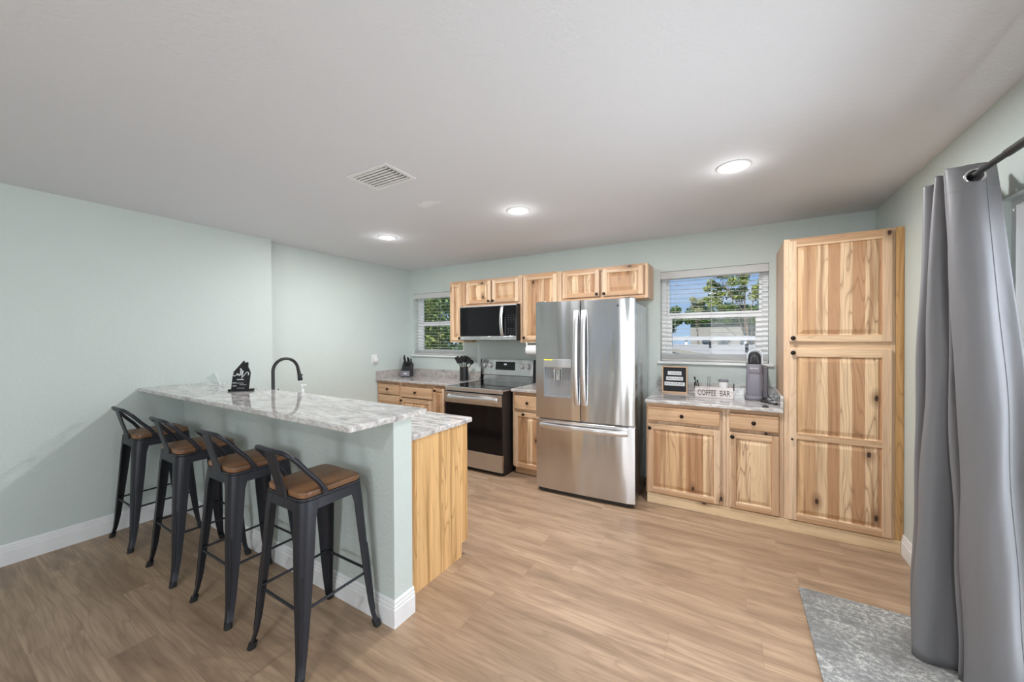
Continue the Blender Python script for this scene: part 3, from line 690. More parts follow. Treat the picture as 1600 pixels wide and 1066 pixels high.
# ================================================================== upper cabinets
YU = YB - .31; FU = YU - .02
def upper(x0, x1, z0, z1, label):
    t = thing('wall_cabinet', label, 'cabinet', ((x0 + x1) / 2, YB, z0), 'hickory wall cabinets'); body(t, x0, x1, YU, YB - .002, z0, z1); return t
c = upper(-3.142, -2.932, 1.402, 2.178, 'slim hickory wall cabinet at the left end, beside the corner window'); door(c, -3.118, -2.945, 1.428, 2.152, FU, (-2.965, 1.455), .040)
c = upper(-2.930, -2.103, 1.852, 2.172, 'hickory wall cabinet with two small doors above the microwave')
door(c, -2.862, -2.500, 1.878, 2.148, FU, (-2.520, 1.900), .045); door(c, -2.478, -2.116, 1.878, 2.148, FU, (-2.458, 1.900), .045)
c = upper(-2.101, -1.617, 1.402, 2.178, 'tall hickory wall cabinet between microwave and refrigerator'); door(c, -2.055, -1.640, 1.432, 2.152, FU, (-2.035, 1.458), .045)
c = upper(-1.615, -.700, 1.838, 2.172, 'hickory wall cabinet with two small doors above the refrigerator')
door(c, -1.568, -1.172, 1.876, 2.152, FU, (-1.192, 1.898), .045); door(c, -1.136, -.742, 1.876, 2.150, FU, (-1.116, 1.898), .045)

# ================================================================== refrigerator
def fridge():
    L = Vector((-1.612, 3.158, 0)); W, Dp = .906, .83; yaw = math.radians(2.6)
    t = thing('refrigerator', 'tall stainless steel french door refrigerator with water dispenser', 'refrigerator', (L.x, L.y, 0))
    parts = []
    def add(mb, name, mat, par=None, smooth=None):
        o = mb.build(name, mat, None, smooth)
        for v in o.data.vertices: v.co = Vector((L.x, L.y, 0)) + v.co
        adopt(o, par or t); parts.append(o); return o
    # body
    m = MB(); m.box(.006, W - .006, .075, Dp, .04, 1.758, .004); add(m, 'cabinet_body', STEELD)
    m = MB(); m.box(.02, W - .02, .03, .30, .012, .05); add(m, 'base_grille', BLACK)
    gap = .435
    z_top, z_mid, z_low, z_bot = 1.790, .705, .690, .042
    # door with gently bowed front
    def slab(x0, x1, z0, z1, hole=None):
        m = MB(); n = 14
        rings = []
        for z, ins in ((z0, .003), (z0 + .004, 0), (z1 - .004, 0), (z1, .003)):
            P = []
            for i in range(n + 1):
                x = x0 + (x1 - x0) * i / n
                e = .006 if i in (0, n) else 0
                bow = .010 * (1 - ((x - W / 2) / (W / 2)) ** 2)
                P.append((x + (ins if i == 0 else -ins if i == n else 0), .012 - bow + e + ins, z))
            P += [(x1 - ins, .070, z), (x0 + ins, .070, z)]
            rings.append(P)
        m.rings(rings); return m
    dx0, dx1, dz0, dz1 = .082, .352, .905, 1.262
    # left door assembled around the dispenser opening
    m = MB()
    for (a, b, c_, d) in ((0, dx0, z_mid, z_top), (dx1, gap, z_mid, z_top), (dx0, dx1, z_mid, dz0), (dx0, dx1, dz1, z_top)):
        n = 8; rings = []
        for z in (c_, d):
            P = [(a + (b - a) * i / n, .012 - .010 * (1 - ((a + (b - a) * i / n - W / 2) / (W / 2)) ** 2), z) for i in range(n + 1)] + [(b, .070, z), (a, .070, z)]
            rings.append(P)
        m.rings(rings)
    ld = add(m, 'left_door', STEEL, smooth=30)
    # dispenser
    m = MB(); m.box(dx0, dx1, .052, .060, dz0, dz1); m.box(dx0, dx0 + .006, .008, .06, dz0, dz1); m.box(dx1 - .006, dx1, .005, .06, dz0, dz1); m.box(dx0, dx1, .006, .06, dz0, dz0 + .014)
    dp = add(m, 'dispenser_niche', DISPG, ld)
    m = MB(); m.box(dx0 + .002, dx1 - .002, -.001, .056, dz1 - .082, dz1 - .002, .004); add(m, 'dispenser_panel', STEELH, ld)
    m = MB(); m.box(dx0 + .006, dx0 + .092, -.0025, 0, dz1 - .016, dz1 - .004); lab(add(m, 'dispenser_sticker', YELLOW, ld), 'yellow sticker')
    cx = (dx0 + dx1) / 2 - .002
    m = MB(); m.box(cx - .032, cx + .032, .008, .045, dz1 - .100, dz1 - .080, .004); m.prism([(cx - .024, dz1 - .10), (cx + .024, dz1 - .10), (cx + .018, dz1 - .20), (cx - .018, dz1 - .20)], 1, .022, .034, .003)
    m.tube([(cx - .038, .03, dz1 - .09), (cx - .034, .03, dz1 - .20)], .004, 8); m.tube([(cx + .038, .03, dz1 - .09), (cx + .034, .03, dz1 - .20)], .004, 8)
    add(m, 'dispenser_paddle', CHROME, ld)
    rd = add(slab(gap + .008, W, z_mid, z_top), 'right_door', STEEL, smooth=30)
    fd = add(slab(0, W, z_bot, z_low), 'freezer_drawer', STEEL, smooth=30)
    # handles: bowed flat bars
    def vhandle(x, par):
        z0, z1, n = .850, 1.700, 20; rings = []
        for i in range(n + 1):
            f = i / n; z = z0 + (z1 - z0) * f; b = math.sin(PI * f) ** .6 * .038; w = .0205; y = -.012 - b; th = .012
            rings.append([(x - w, y, z), (x - w * .6, y - th * .55, z), (x + w * .6, y - th * .55, z), (x + w, y, z), (x + w * .8, y + th, z), (x - w * .8, y + th, z)])
        m = MB(); m.rings(rings)
        m.box(x - .011, x + .011, -.022, .014, z0 + .012, z0 + .05, .003); m.box(x - .011, x + .011, -.022, .014, z1 - .05, z1 - .012, .003)
        add(m, 'handle', STEELH, par, 50)
    vhandle(gap - .030, ld); vhandle(gap + .040, rd)
    z = .640; x0, x1, n = .048, W - .055, 24; rings = []
    for i in range(n + 1):
        f = i / n; x = x0 + (x1 - x0) * f; b = math.sin(PI * f) ** .5 * .036; y = -.010 - b; h = .023; th = .012
        rings.append([(x, y, z - h), (x, y - th * .55, z - h * .6), (x, y - th * .55, z + h * .6), (x, y, z + h), (x, y + th, z + h * .8), (x, y + th, z - h * .8)])
    m = MB(); m.rings(rings); m.box(x0 + .006, x0 + .045, -.022, .016, z - .011, z + .011, .003); m.box(x1 - .045, x1 - .006, -.022, .016, z - .011, z + .011, .003)
    add(m, 'handle', STEELH, fd, 50)
    # hinge covers, feet
    for hx in (.01, W - .10): m = MB(); m.box(hx, hx + .09, .02, .13, 1.758, 1.800, .006); add(m, 'hinge_cover', STEELD)
    for fx in (.055, W - .075):
        m = MB(); m.lathe([(.020, 0), (.022, .006), (.012, .012), (.012, .04)], (fx, .085, 0.0), seg=16); m.box(fx + .015, fx + .055, .06, .075, .016, .040, .004, 1); add(m, 'levelling_foot', [RUBBER, VINYL])
    # maker's mark on the right door
    m = MB(); m.lathe([(0.008, 0), (0.0085, .0012), (0, .0014)], (W - .138, .004, 1.730), '-Y', 20)
    add(m, 'badge', TEXTB, rd)
    o = text_part('LG', L.x + W - .098, L.y + .0035, 1.730, .030, .014, TEXTB, rd); parts.append(o)
    # slight turn of the whole appliance about its front-left corner
    R = Matrix.Translation(Vector((L.x, L.y, 0))) @ Matrix.Rotation(yaw, 4, 'Z') @ Matrix.Translation(-Vector((L.x, L.y, 0)))
    for o in parts: o.data.transform(R)
fridge()

# ================================================================== range
def kitchen_range():
    X0, X1, Y0, Y1 = -2.825, -2.052, 3.262, 4.035
    t = thing('range', 'freestanding stainless electric range with black glass cooktop and oven door', 'range', ((X0 + X1) / 2, 3.65, 0))
    m = MB(); m.box(X0 + .004, X1 - .004, Y0 + .045, Y1 - .06, .035, .895, .003); m.box(X0 + .02, X1 - .02, Y0 + .06, Y1 - .1, .0, .036)
    m.build('oven_body', BLACK, t)
    # cooktop
    m = MB(); m.box(X0, X1, Y0 + .020, Y1 - .055, .893, .912, .003); m.box(X0, X1, Y0 + .002, Y0 + .024, .868, .915, .006)
    ct = m.build('cooktop_frame', STEELH, t)
    MB().box(X0 + .014, X1 - .014, Y0 + .030, Y1 - .07, .912, .916, .001).build('cooktop_glass', BGLASS, t)
    m = MB()
    for (bx, by, r) in ((-2.63, 3.47, .11), (-2.25, 3.47, .09), (-2.63, 3.78, .08), (-2.25, 3.78, .11), (-2.44, 3.82, .05)):
        for rr in (r, r * .62):
            m.lathe([(rr - .002, 0), (rr - .002, .0006), (rr, .0006), (rr, 0)], (bx, by, .9157), seg=40)
    m.build('burner_marks', BURNER, t)
    # backguard
    B0 = Y1 - .055
    m = MB(); m.prism([(B0 - .012, .990), (B0 + .012, 1.185), (Y1 - .015, 1.185), (Y1 - .015, .990)], 0, X0 + .004, X1 - .012, .002)
    m.prism([(B0 + .004, .905), (B0 + .004, .985), (Y1 - .02, .985), (Y1 - .02, .905)], 0, X0 + .03, X1 - .03)
    bg = m.build('backguard', STEEL, t)
    m = MB(); m.prism([(B0 - .006, .915), (B0 - .006, .99), (B0 + .016, 1.187), (Y1 - .01, 1.187), (Y1 - .01, .915)], 0, X1 - .0115, X1, .001); m.prism([(B0 - .006, .915), (B0 - .006, .985), (B0 + .01, 1.185), (Y1 - .01, 1.187), (Y1 - .01, .915)], 0, X0 - .006, X0 + .0035, .001)
    m.box(X0 + .01, X1 - .012, B0 + .002, Y1 - .012, .984, .991)
    m.build('backguard_end_cap', BLACK, t)
    sl = math.atan2(.024, .195)
    def on(z): return B0 - .012 + (z - .990) * .024 / .195
    m = MB(); m.prism([(on(1.055) - .003, 1.055), (on(1.155) - .003, 1.155), (on(1.155) + .002, 1.155), (on(1.055) + .002, 1.055)], 0, -2.600, -2.315, .001)
    cp = m.build('control_panel', BGLASS, bg)
    text_part('9:41', -2.455, on(1.125) - .0036, 1.128, .046, .016, CLOCKD, cp, 'clock_display') if False else None
    m = MB(); m.box(-2.475, -2.435, on(1.125) - .0045, on(1.125) - .0035, 1.118, 1.134); lab(m.build('clock_display', CLOCKD, cp), 'small lit clock display')
    m = MB()
    for i in range(11):
        for j in range(3):
            if 4 <= i <= 6 and j == 2: continue
            xx = -2.575 + i * .0235; zz = 1.072 + j * .026; m.box(xx, xx + .009, on(zz) - .0038, on(zz) - .0030, zz, zz + .0045)
    m.build('touch_marks', KEYM, cp)
    for kx in (-2.765, -2.680, -2.215, -2.130):
        yy = on(1.108)
        m = MB(); m.lathe([(0.034, 0), (0.034, .003), (0.029, .004), (0.027, .024), (0.024, .028), (0, .028)], (kx, yy - .001, 1.108), '-Y', 28, 0); m.lathe([(0.0355, 0), (0.0355, .0035), (0.030, .0036)], (kx, yy, 1.108), '-Y', 28, 1)
        m.box(kx - .005, kx + .005, yy - .036, yy - .026, 1.082, 1.134, .002)
        m.build('burner_knob', [STEELH, BLACK], t, smooth=40)
    # oven door
    m = MB(); m.box(X0 + .002, X1 - .004, Y0 + .006, Y0 + .045, .235, .858, .003); d = m.build('oven_door', BLACK, t)
    m = MB(); m.box(X0 + .004, X1 - .006, Y0 + .001, Y0 + .02, .735, .856, .004); m.build('door_top_band', STEEL, d)
    m = MB(); m.box(X0 + .004, X1 - .006, Y0 + .002, Y0 + .012, .240, .733, .002); m.build('oven_window', BGLASS, d)
    # handle: bowed wide bar
    z, n = .800, 24; rings = []; x0, x1 = X0 + .045, X1 - .055
    for i in range(n + 1):
        f = i / n; x = x0 + (x1 - x0) * f; b = math.sin(PI * f) ** .45 * .040; y = Y0 - .004 - b; h = .024; th = .012
        rings.append([(x, y, z - h), (x, y - th * .55, z - h * .6), (x, y - th * .55, z + h * .6), (x, y, z + h), (x, y + th, z + h * .8), (x, y + th, z - h * .8)])
    m = MB(); m.rings(rings); m.box(x0, x0 + .04, Y0 - .018, Y0 + .004, z - .012, z + .012, .003); m.box(x1 - .04, x1, Y0 - .018, Y0 + .004, z - .012, z + .012, .003)
    m.build('handle', STEELH, d, 50)
    m = MB(); m.box(X0 + .004, X1 - .006, Y0 + .006, Y0 + .04, .045, .228, .004); m.build('storage_drawer', STEEL, t)
kitchen_range()

# ================================================================== microwave
def microwave():
    X0, X1, Y0, z0, z1 = -2.924, -2.106, 3.665, 1.432, 1.846
    t = thing('microwave', 'black over the range microwave with stainless trim under the small wall cabinet', 'microwave', ((X0 + X1) / 2, YB, z0))
    MB().box(X0 + .003, X1 - .001, Y0 + .04, YB - .003, z0 - .004, z1, .003).build('oven_body', BLACK, t)
    xs = -2.262
    m = MB(); m.box(X0, xs, Y0 + .004, Y0 + .042, z0 + .050, z1 - .016, .004); d = m.build('door', BGLASS, t)
    m = MB(); m.box(xs + .003, X1 - .012, Y0 + .004, Y0 + .042, z0 + .050, z1 - .016, .004); cp = m.build('control_panel', BGLASS, t)
    m = MB(); m.box(X0, X1 - .010, Y0, Y0 + .042, z0, z0 + .048, .003); m.build('lower_trim', STEEL, t)
    m = MB(); m.box(X0, X1 - .010, Y0 + .002, Y0 + .042, z1 - .015, z1, .003); m.build('upper_trim', STEELH, t)
    m = MB(); m.box(X1 - .011, X1 + .001, Y0 + .006, Y0 + .045, z0, z1, .002); m.build('side_edge', BLACK, t)
    n = 20; rings = []; a, b = z0 + .052, z1 - .020; xh = -2.300
    for i in range(n + 1):
        f = i / n; z = a + (b - a) * f; bow = math.sin(PI * f) ** .7 * .034; w = .020; xx = xh - math.sin(PI * f) * .0
        y = Y0 - .002 - bow
        rings.append([(xx - w, y, z), (xx - w * .5, y - .006, z), (xx + w * .5, y - .006, z), (xx + w, y, z), (xx + w * .8, y + .010, z), (xx - w * .8, y + .010, z)])
    MB().rings(rings).build('handle', STEELH, d, 50)
    m = MB()
    for i in range(3):
        for j in range(4): m.box(-2.225 + i * .035, -2.213 + i * .035, Y0 + .0030, Y0 + .0042, z0 + .070 + j * .020, z0 + .074 + j * .020)
        for j in range(4): m.box(-2.225 + i * .035, -2.213 + i * .035, Y0 + .0030, Y0 + .0042, z0 + .205 + j * .026, z0 + .209 + j * .026)
    m.build('keypad_marks', KEYM, cp)
    text_part('LG', X0 + .065, Y0 - .0006, z0 + .024, .024, .012, TEXTW, t)
    m = MB(); m.lathe([(0.007, 0), (0.007, .001), (0, .0012)], (X0 + .040, Y0 - .0002, z0 + .024), '-Y', 16); m.build('badge', TEXTW, t)
microwave()

# ================================================================== bar stools
def make_stool():
    t = thing('bar_stool', '', 'bar stool', (0, 0, 0), 'bar stools along the breakfast bar')
    # seat
    m = MB(); ro = rrect(-.152, .152, -.152, .152, .042); m.prism(ro, 2, .757, .782, .003)
    m.build('seat', SEATW, t, smooth=40)
    m = MB()
    m.prism(rrect(-.157, .157, -.157, .157, .046), 2, .742, .756, .003)
    rings = []
    for z, h in ((.742, .156), (.700, .1605)):
        rings.append([(x, y, z) for x, y in rrect(-h, h, -h, h, .045)])
    for z, h in ((.700, .1575), (.742, .153)):
        rings.append([(x, y, z) for x, y in rrect(-h, h, -h, h, .042)])
    m.rings(rings + [rings[0]], caps=False)
    m.build('seat_frame', GUN, t, smooth=40)
    zs = [(.742, .157, .078, .044), (.70, .1605, .074, .044), (.66, .1635, .066, .042), (.50, .172, .060, .036), (.30, .182, .048, .028), (.14, .190, .036, .020), (.075, .196, .030, .014), (.045, .201, .028, .012), (.022, .208, .028, .011)]
    for sx, sy in ((-1, -1), (1, -1), (1, 1), (-1, 1)):
        rings = []
        for z, c, w, r in zs:
            O = [(-w, 0)] + [(-r + r * math.sin(a), -r + r * math.cos(a)) for a in [math.radians(q) for q in (0, 22, 45, 68, 90)]] + [(0, -w)]
            th = .0045; r2 = max(r - th, .004)
            I = [(-th, -w)] + [(-r + r2 * math.sin(a), -r + r2 * math.cos(a)) for a in [math.radians(q) for q in (90, 68, 45, 22, 0)]] + [(-w, -th)]
            rings.append([((c + u) * sx, (c + v) * sy, z) for u, v in O + I])
        mm = MB().rings(rings)
        # pressed rib on the outside corner of the lower leg
        mm.tube([((c - .293 * r) * sx, (c - .293 * r) * sy, z) for z, c, r in ((.430, .1755, .0335), (.36, .179, .031), (.30, .182, .028), (.22, .186, .024), (.14, .190, .020), (.085, .195, .015))], [.003, .0055, .0055, .0055, .0055, .003], 8)
        leg = mm.build('leg', GUN, t, smooth=40)
        m = MB(); m.rings([[((c + u) * sx, (c + v) * sy, z) for u, v in rrect(-.030, .002, -.030, .002, .010, 3)] for z, c in ((.030, .206), (.012, .210), (.0, .212))])
        m.build('rubber_foot', RUBBER, leg, smooth=40)
    z = .288; q = .166
    for (a, b) in (((-q, -q - .006), (q, -q - .006)), ((-q, q + .006), (q, q + .006)), ((-q - .006, -q), (-q - .006, q)), ((q + .006, -q), (q + .006, q))):
        MB().tube([(a[0], a[1], z), (b[0], b[1], z)], .0062, 10).build('footrest_bar', GUN, t, smooth=50)
    # low back: bent tube and splat
    pts = [(.160, -.055, .772), (.160, -.062, .790), (.155, -.085, .825), (.148, -.125, .872), (.142, -.165, .925), (.136, -.188, .950), (.122, -.200, .963), (.095, -.205, .968), (.05, -.210, .970)]
    path = pts + [(0, -.212, .970)] + [(-x, y, z_) for x, y, z_ in pts[::-1]]
    m = MB(); m.tube(path, .0105, 12); m.lathe([(.014, -.005), (.014, .005)], (.162, -.055, .772), 'X', 14); m.lathe([(.014, -.005), (.014, .005)], (-.162, -.055, .772), 'X', 14)
    m.build('back_tube', GUN, t, smooth=50)
    rings = []
    for y, z_, w in ((-.206, .968, .047), (-.200, .940, .044), (-.186, .880, .042), (-.170, .820, .041), (-.160, .785, .043), (-.159, .750, .046)):
        rings.append([(-w, y, z_), (-w + .006, y - .006, z_), (w - .006, y - .006, z_), (w, y, z_), (w - .004, y + .002, z_), (-w + .004, y + .002, z_)])
    MB().rings(rings).build('back_splat', GUN, t, smooth=30)
    return t
def dup(o, parent=None):
    c = o.copy(); COL.objects.link(c)
    if parent: c.parent = parent
    for ch in o.children: dup(ch, c)
    return c
stool0 = make_stool()
for i, (x, y, rz, lb) in enumerate(((-1.752, 1.070, 0.0, 'nearest black metal bar stool with brown wooden seat, at the open end of the bar'),
                                    (-2.385, 1.068, 0.01, 'second black metal bar stool from the open end of the bar'),
                                    (-3.028, 1.056, -0.01, 'third black metal bar stool, second from the left wall'),
                                    (-3.742, 1.048, 0.0, 'farthest black metal bar stool, beside the left wall'))):
    s = stool0 if i == 0 else dup(stool0)
    s.location = (x, y, 0); s.rotation_euler = (0, 0, rz); s['label'] = lb

# ================================================================== curtain, rod, rug
RODX, RODZ = .822, 2.093
t = thing('curtain_rod', 'black metal curtain rod above the sliding door', 'curtain rod', (RODX, 1.4, RODZ))
MB().tube([(RODX, 2.52, RODZ), (RODX, 1.99, RODZ)], .0115, 16).build('rod_section', BLACK, t, smooth=50)
MB().tube([(RODX, 2.0, RODZ), (RODX, .30, RODZ)], .0140, 16).build('rod', BLACK, t, smooth=50)
m = MB(); m.lathe([(0, -.04), (.018, -.03), (.024, -.012), (.022, .0), (.012, .012), (.012, .02)], (RODX, 2.53, RODZ), 'Y', 20); m.build('finial', BLACK, t, smooth=50)
m = MB(); m.lathe([(.026, 0), (.026, .006), (.008, .008), (.008, XR - RODX - .002)], (XR - .0008, 2.50, RODZ - .02), 'X', 16) if False else m.tube([(RODX, 2.49, RODZ - .012), (RODX + .03, 2.49, RODZ - .030), (XR - .006, 2.49, RODZ - .030)], .007, 10); m.box(XR - .008, XR - .001, 2.465, 2.515, RODZ - .07, RODZ + .01, .002)
m.build('wall_bracket', BLACK, t, smooth=50)
top = [(.895, 2.470), (.80, 2.455), (.757, 2.440), (.754, 2.422), (.80, 2.408), (.890, 2.392), (.905, 2.372), (.81, 2.358), (.764, 2.344), (.757, 2.326), (.79, 2.318), (.872, 2.314), (.882, 2.304), (.81, 2.300), (.770, 2.292), (.768, 2.280), (.80, 2.276), (.865, 2.274), (.875, 2.266), (.80, 2.266), (.766, 2.260), (.756, 2.242), (.782, 2.218), (.826, 2.208), (.868, 2.238), (.900, 2.262)]
bot = [(.945, 2.58), (.86, 2.55), (.76, 2.51), (.722, 2.46), (.76, 2.44), (.86, 2.45), (.86, 2.42), (.76, 2.41), (.708, 2.392), (.704, 2.358), (.735, 2.336), (.80, 2.345), (.865, 2.350), (.872, 2.335), (.828, 2.318), (.822, 2.298), (.85, 2.288), (.90, 2.292), (.905, 2.270), (.85, 2.262), (.818, 2.240), (.815, 2.195), (.845, 2.125), (.890, 2.085), (.930, 2.085), (.966, 2.04)]
def catmull(P, n=6):
    P = [Vector(p) for p in P]; Q = [P[0] * 2 - P[1]] + P + [P[-1] * 2 - P[-2]]; out = []
    for i in range(1, len(Q) - 2):
        for k in range(n):
            u = k / n; a, b, c, d = Q[i - 1], Q[i], Q[i + 1], Q[i + 2]
            out.append(.5 * ((2 * b) + (c - a) * u + (2 * a - 5 * b + 4 * c - d) * u * u + (3 * b - a - 3 * c + d) * u ** 3))
    out.append(Q[-2]); return out
CT, CB = catmull(top), catmull(bot)
t = thing('curtain', 'grey grommet curtain panel hanging beside the sliding door', 'curtain', (.83, 2.3, .02))
bm = bmesh.new(); rows = []
ZL = [2.142 - .0052 * k for k in range(26)] + [2.012 - 2.0 * k / 44 for k in range(1, 45)]
for j, z in enumerate(ZL):
    f = (2.142 - z) / (2.142 - .012); g = f ** .85; row = []
    for i, (a, b) in enumerate(zip(CT, CB)):
        p = a.lerp(b, g); s = i / (len(CT) - 1)
        wx = .007 * math.sin(9 * f + 11 * s) * math.sin(PI * min(1, f * 1.3)) + .004 * math.sin(23 * f + 31 * s) * f
        wy = .008 * math.sin(7 * f + 17 * s + 1) * f
        row.append(bm.verts.new((min(p.x + wx, .972), p.y + wy, z + (.006 * math.sin(s * 40) if j == 0 else 0))))
    rows.append(row)
ROWS = [[v.co.copy() for v in A] for A in rows]
for A, B in zip(rows, rows[1:]):
    for k in range(len(A) - 1):
        mid = (A[k].co + B[k + 1].co) / 2
        if (mid.x - RODX) ** 2 + (mid.z - RODZ + .004) ** 2 < .024 ** 2: continue      # grommet holes
        bm.faces.new((A[k], A[k + 1], B[k + 1], B[k]))
me = bpy.data.meshes.new('curtain_cloth'); bm.to_mesh(me); bm.free(); me.materials.append(CURT)
for p in me.polygons: p.use_smooth = True
o = bpy.data.objects.new('curtain_cloth', me); COL.objects.link(o); adopt(o, t)
md = o.modifiers.new('thickness', 'SOLIDIFY'); md.thickness = .0025; md.offset = 0
m = MB(); kk = int(len(CT) * .945)
m.tube([tuple(v) for v in [Vector((r_[kk].x, r_[kk].y - .002, r_[kk].z)) for r_ in ROWS]], .0016, 6); m.build('side_seam', CURT, t)
# stitched header band line
m = MB(); m.tube([(p.x, p.y - .0016, p.z) for p in ROWS[19][-34:]], .0013, 6); m.build('header_seam', CURT, t)
m = MB(); m.tube([(RODX + .002 + .026 * math.cos(a), 2.2085 - .05 * max(0, .0) + .12 * max(0, .026 * math.cos(a)) , RODZ + .026 * math.sin(a) - .004) for a in [2 * PI * k / 28 for k in range(28)]], .0062, 8, closed=True)
lab(m.build('grommet', CHROME, t, smooth=50), 'chrome grommet ring')
o = MB().prism(rrect(.328, .965, 1.15, 2.695, .006), 2, .0005, .009, .002).build('area_rug', RUGM); tag(o, 'distressed grey rug on the wood floor before the sliding door', 'rug')

# ================================================================== objects on the counters
# knife block (corner)
kx, ky = -3.985, 3.80
t = thing('knife_block', 'black knife block with knives in the counter corner', 'knife block', (kx, ky, .914))
RZ = Matrix.Translation((kx, ky, .914)) @ Matrix.Rotation(math.radians(26), 4, 'Z')
def place(o, M): o.data.transform(M); return o
m = MB(); m.prism([(-.07, .0), (.07, .0), (.10, .17), (.02, .215), (-.07, .09)], 0, -.062, .062, .003); place(m.build('block', BLACK, t), RZ)
m = MB(); m.box(-.060, .060, -.0745, -.069, .012, .085, .002); fp = place(m.build('front_plate', GREYP, t), RZ)
m = MB(); m.box(-.022, .022, -.0765, -.0744, .042, .054); place(m.build('name_plate', TEXTW, t), RZ)
m = MB(); m.box(-.0625, .0625, -.0755, .072, .0, .010, .002); place(m.build('base', BLACK, t), RZ)
rk = random.Random(5)
for i, (u, v, L, lean) in enumerate(((-.042, .055, .115, -.05), (-.040, .015, .085, 0), (-.006, .05, .085, .12), (.018, .045, .070, -.05), (.044, .052, .060, .0), (-.018, -.02, .055, 0), (.006, -.02, .055, 0), (.030, -.02, .055, .0), (.048, -.018, .05, 0))):
    z0 = .09 + (v + .07) * .125 / .09 * .98 if v < .02 else .20
    d = Vector((lean, -.42, 1)).normalized()
    p0 = Vector((u, v, min(z0, .205))) - d * .02; p1 = p0 + d * (L + .02)
    m = MB(); m.tube([p0, p0 + (p1 - p0) * .3, p0 + (p1 - p0) * .7, p1 - d * .006, p1], [.0085, .0095, .0105, .010, .005], 10)
    place(m.build('knife_handle', BLACK, t, smooth=50), RZ)
# utensil crock
ux, uy = -2.965, 3.80
t = thing('utensil_crock', 'black cylindrical utensil crock beside the range', 'crock', (ux, uy, .914))
MB().lathe([(.052, 0), (.056, .003), (.056, .172), (.052, .175), (.050, .172), (.050, .006), (0, .006)], (ux, uy, .914), seg=32).build('crock', BLACK, t, smooth=40)
ru = random.Random(11)
UT = [('spatula', -.030, -.015), ('spoon', .006, -.03), ('turner', .030, -.012), ('ladle', .034, .016), ('spoon', -.012, .026), ('tongs', -.034, .014), ('whisk', .012, .010)]
heads = ['spatula', 'spoon', 'turner', 'ladle', 'skimmer', 'pasta fork', 'whisk']
ULAB = ['black slotted spatula leaning left in the utensil crock', 'black cooking spoon at the front of the utensil crock', 'black flat turner standing in the utensil crock', 'black ladle leaning right out of the utensil crock',
        'black spoon at the back of the utensil crock', 'black toothed pasta fork at the left of the utensil crock', 'black whisk in the middle of the utensil crock']
for i, (kd, dx, dy) in enumerate(UT):
    kind = ['spatula', 'cooking_spoon', 'turner', 'ladle', 'cooking_spoon', 'pasta_fork', 'whisk'][i]
    b = Vector((ux - dx * .4, uy - dy * .4, .925)); tip = Vector((ux + dx * (2.1 if i != 3 else 2.7), uy + dy * 1.7, 1.150 - abs(dx) * .5)); d = (tip - b).normalized()
    t = thing(kind, ULAB[i], kind.replace('_', ' '), tuple(b), 'black kitchen utensils in the crock')
    MB().tube([b, b + (tip - b) * .78], .0065, 8).build('handle', SEATW if i % 2 == 0 else FRAMEW, t)
    side = Vector((1, 0, 0)); m = MB()
    nrm = d.cross(side).normalized(); side = nrm.cross(d).normalized()
    def flat(prof, th=.004):
        rr = []
        for h, w in prof:
            p = tip + d * h; rr.append([p - side * w - nrm * th, p + side * w - nrm * th, p + side * w + nrm * th, p - side * w + nrm * th])
        m.rings(rr)
    m.tube([b + (tip - b) * .76, tip], .0055, 8)
    if kind == 'whisk':
        for k in range(5):
            a = PI * k / 5; e = side * math.cos(a) + nrm * math.sin(a)
            m.tube([tip + d * (.08 * math.sin(q)) * 1 + e * (.024 * math.sin(2 * q)) for q in [PI * j / 14 for j in range(15)]], .0015, 6)
    elif kind == 'ladle':
        m.lathe([(.006, -.018), (.020, -.014), (.029, 0), (.031, .008), (.028, .008), (.024, 0), (.004, -.012)], tuple(tip + d * .020), '-Y', 20)
    elif kind == 'cooking_spoon': flat([(-.004, .006), (.012, .026), (.035, .037), (.065, .034), (.086, .016)])
    elif kind == 'pasta_fork':
        flat([(-.004, .006), (.012, .022), (.045, .026)])
        for k in range(5): m.tube([tip + d * .04 + side * (-.022 + k * .011), tip + d * .066 + side * (-.028 + k * .014) + nrm * .012], .003, 6)
    elif kind == 'turner': flat([(-.004, .007), (.012, .034), (.08, .043), (.086, .040)])
    else: flat([(-.004, .006), (.010, .028), (.082, .038), (.090, .030)])
    m.build('head', BLACK, t, smooth=40)
# paper towel under the cabinet
t = thing('paper_towel_holder', 'white paper towel roll on a holder under the tall wall cabinet', 'paper towel holder', (-1.84, 3.86, 1.40))
MB().lathe([(.020, -.135), (.058, -.135), (.060, -.13), (.060, .13), (.058, .135), (.020, .135)], (-1.905, 3.80, 1.318), 'X', 32).build('paper_roll', PAPER, t, smooth=40)
m = MB(); m.tube([(-2.050, 3.80, 1.401), (-2.050, 3.80, 1.318), (-1.755, 3.80, 1.318), (-1.755, 3.80, 1.401)], .005, 8); m.box(-2.06, -1.745, 3.785, 3.815, 1.396, 1.4015); m.build('bracket', CHROME, t)
# dark jar almost hidden behind the refrigerator
t = thing('small_appliance', 'dark countertop appliance half hidden by the refrigerator', 'small appliance', (-1.90, 3.86, .914))
MB().lathe([(.045, 0), (.047, .005), (.043, .10), (.040, .105)], (-1.905, 3.86, .914), seg=24).build('appliance_base', GREYPD, t, smooth=40)
MB().lathe([(.041, .106), (.044, .15), (.040, .19), (.020, .20), (0, .20)], (-1.905, 3.86, .914), seg=24).build('appliance_top', SMOKE, t, smooth=40)
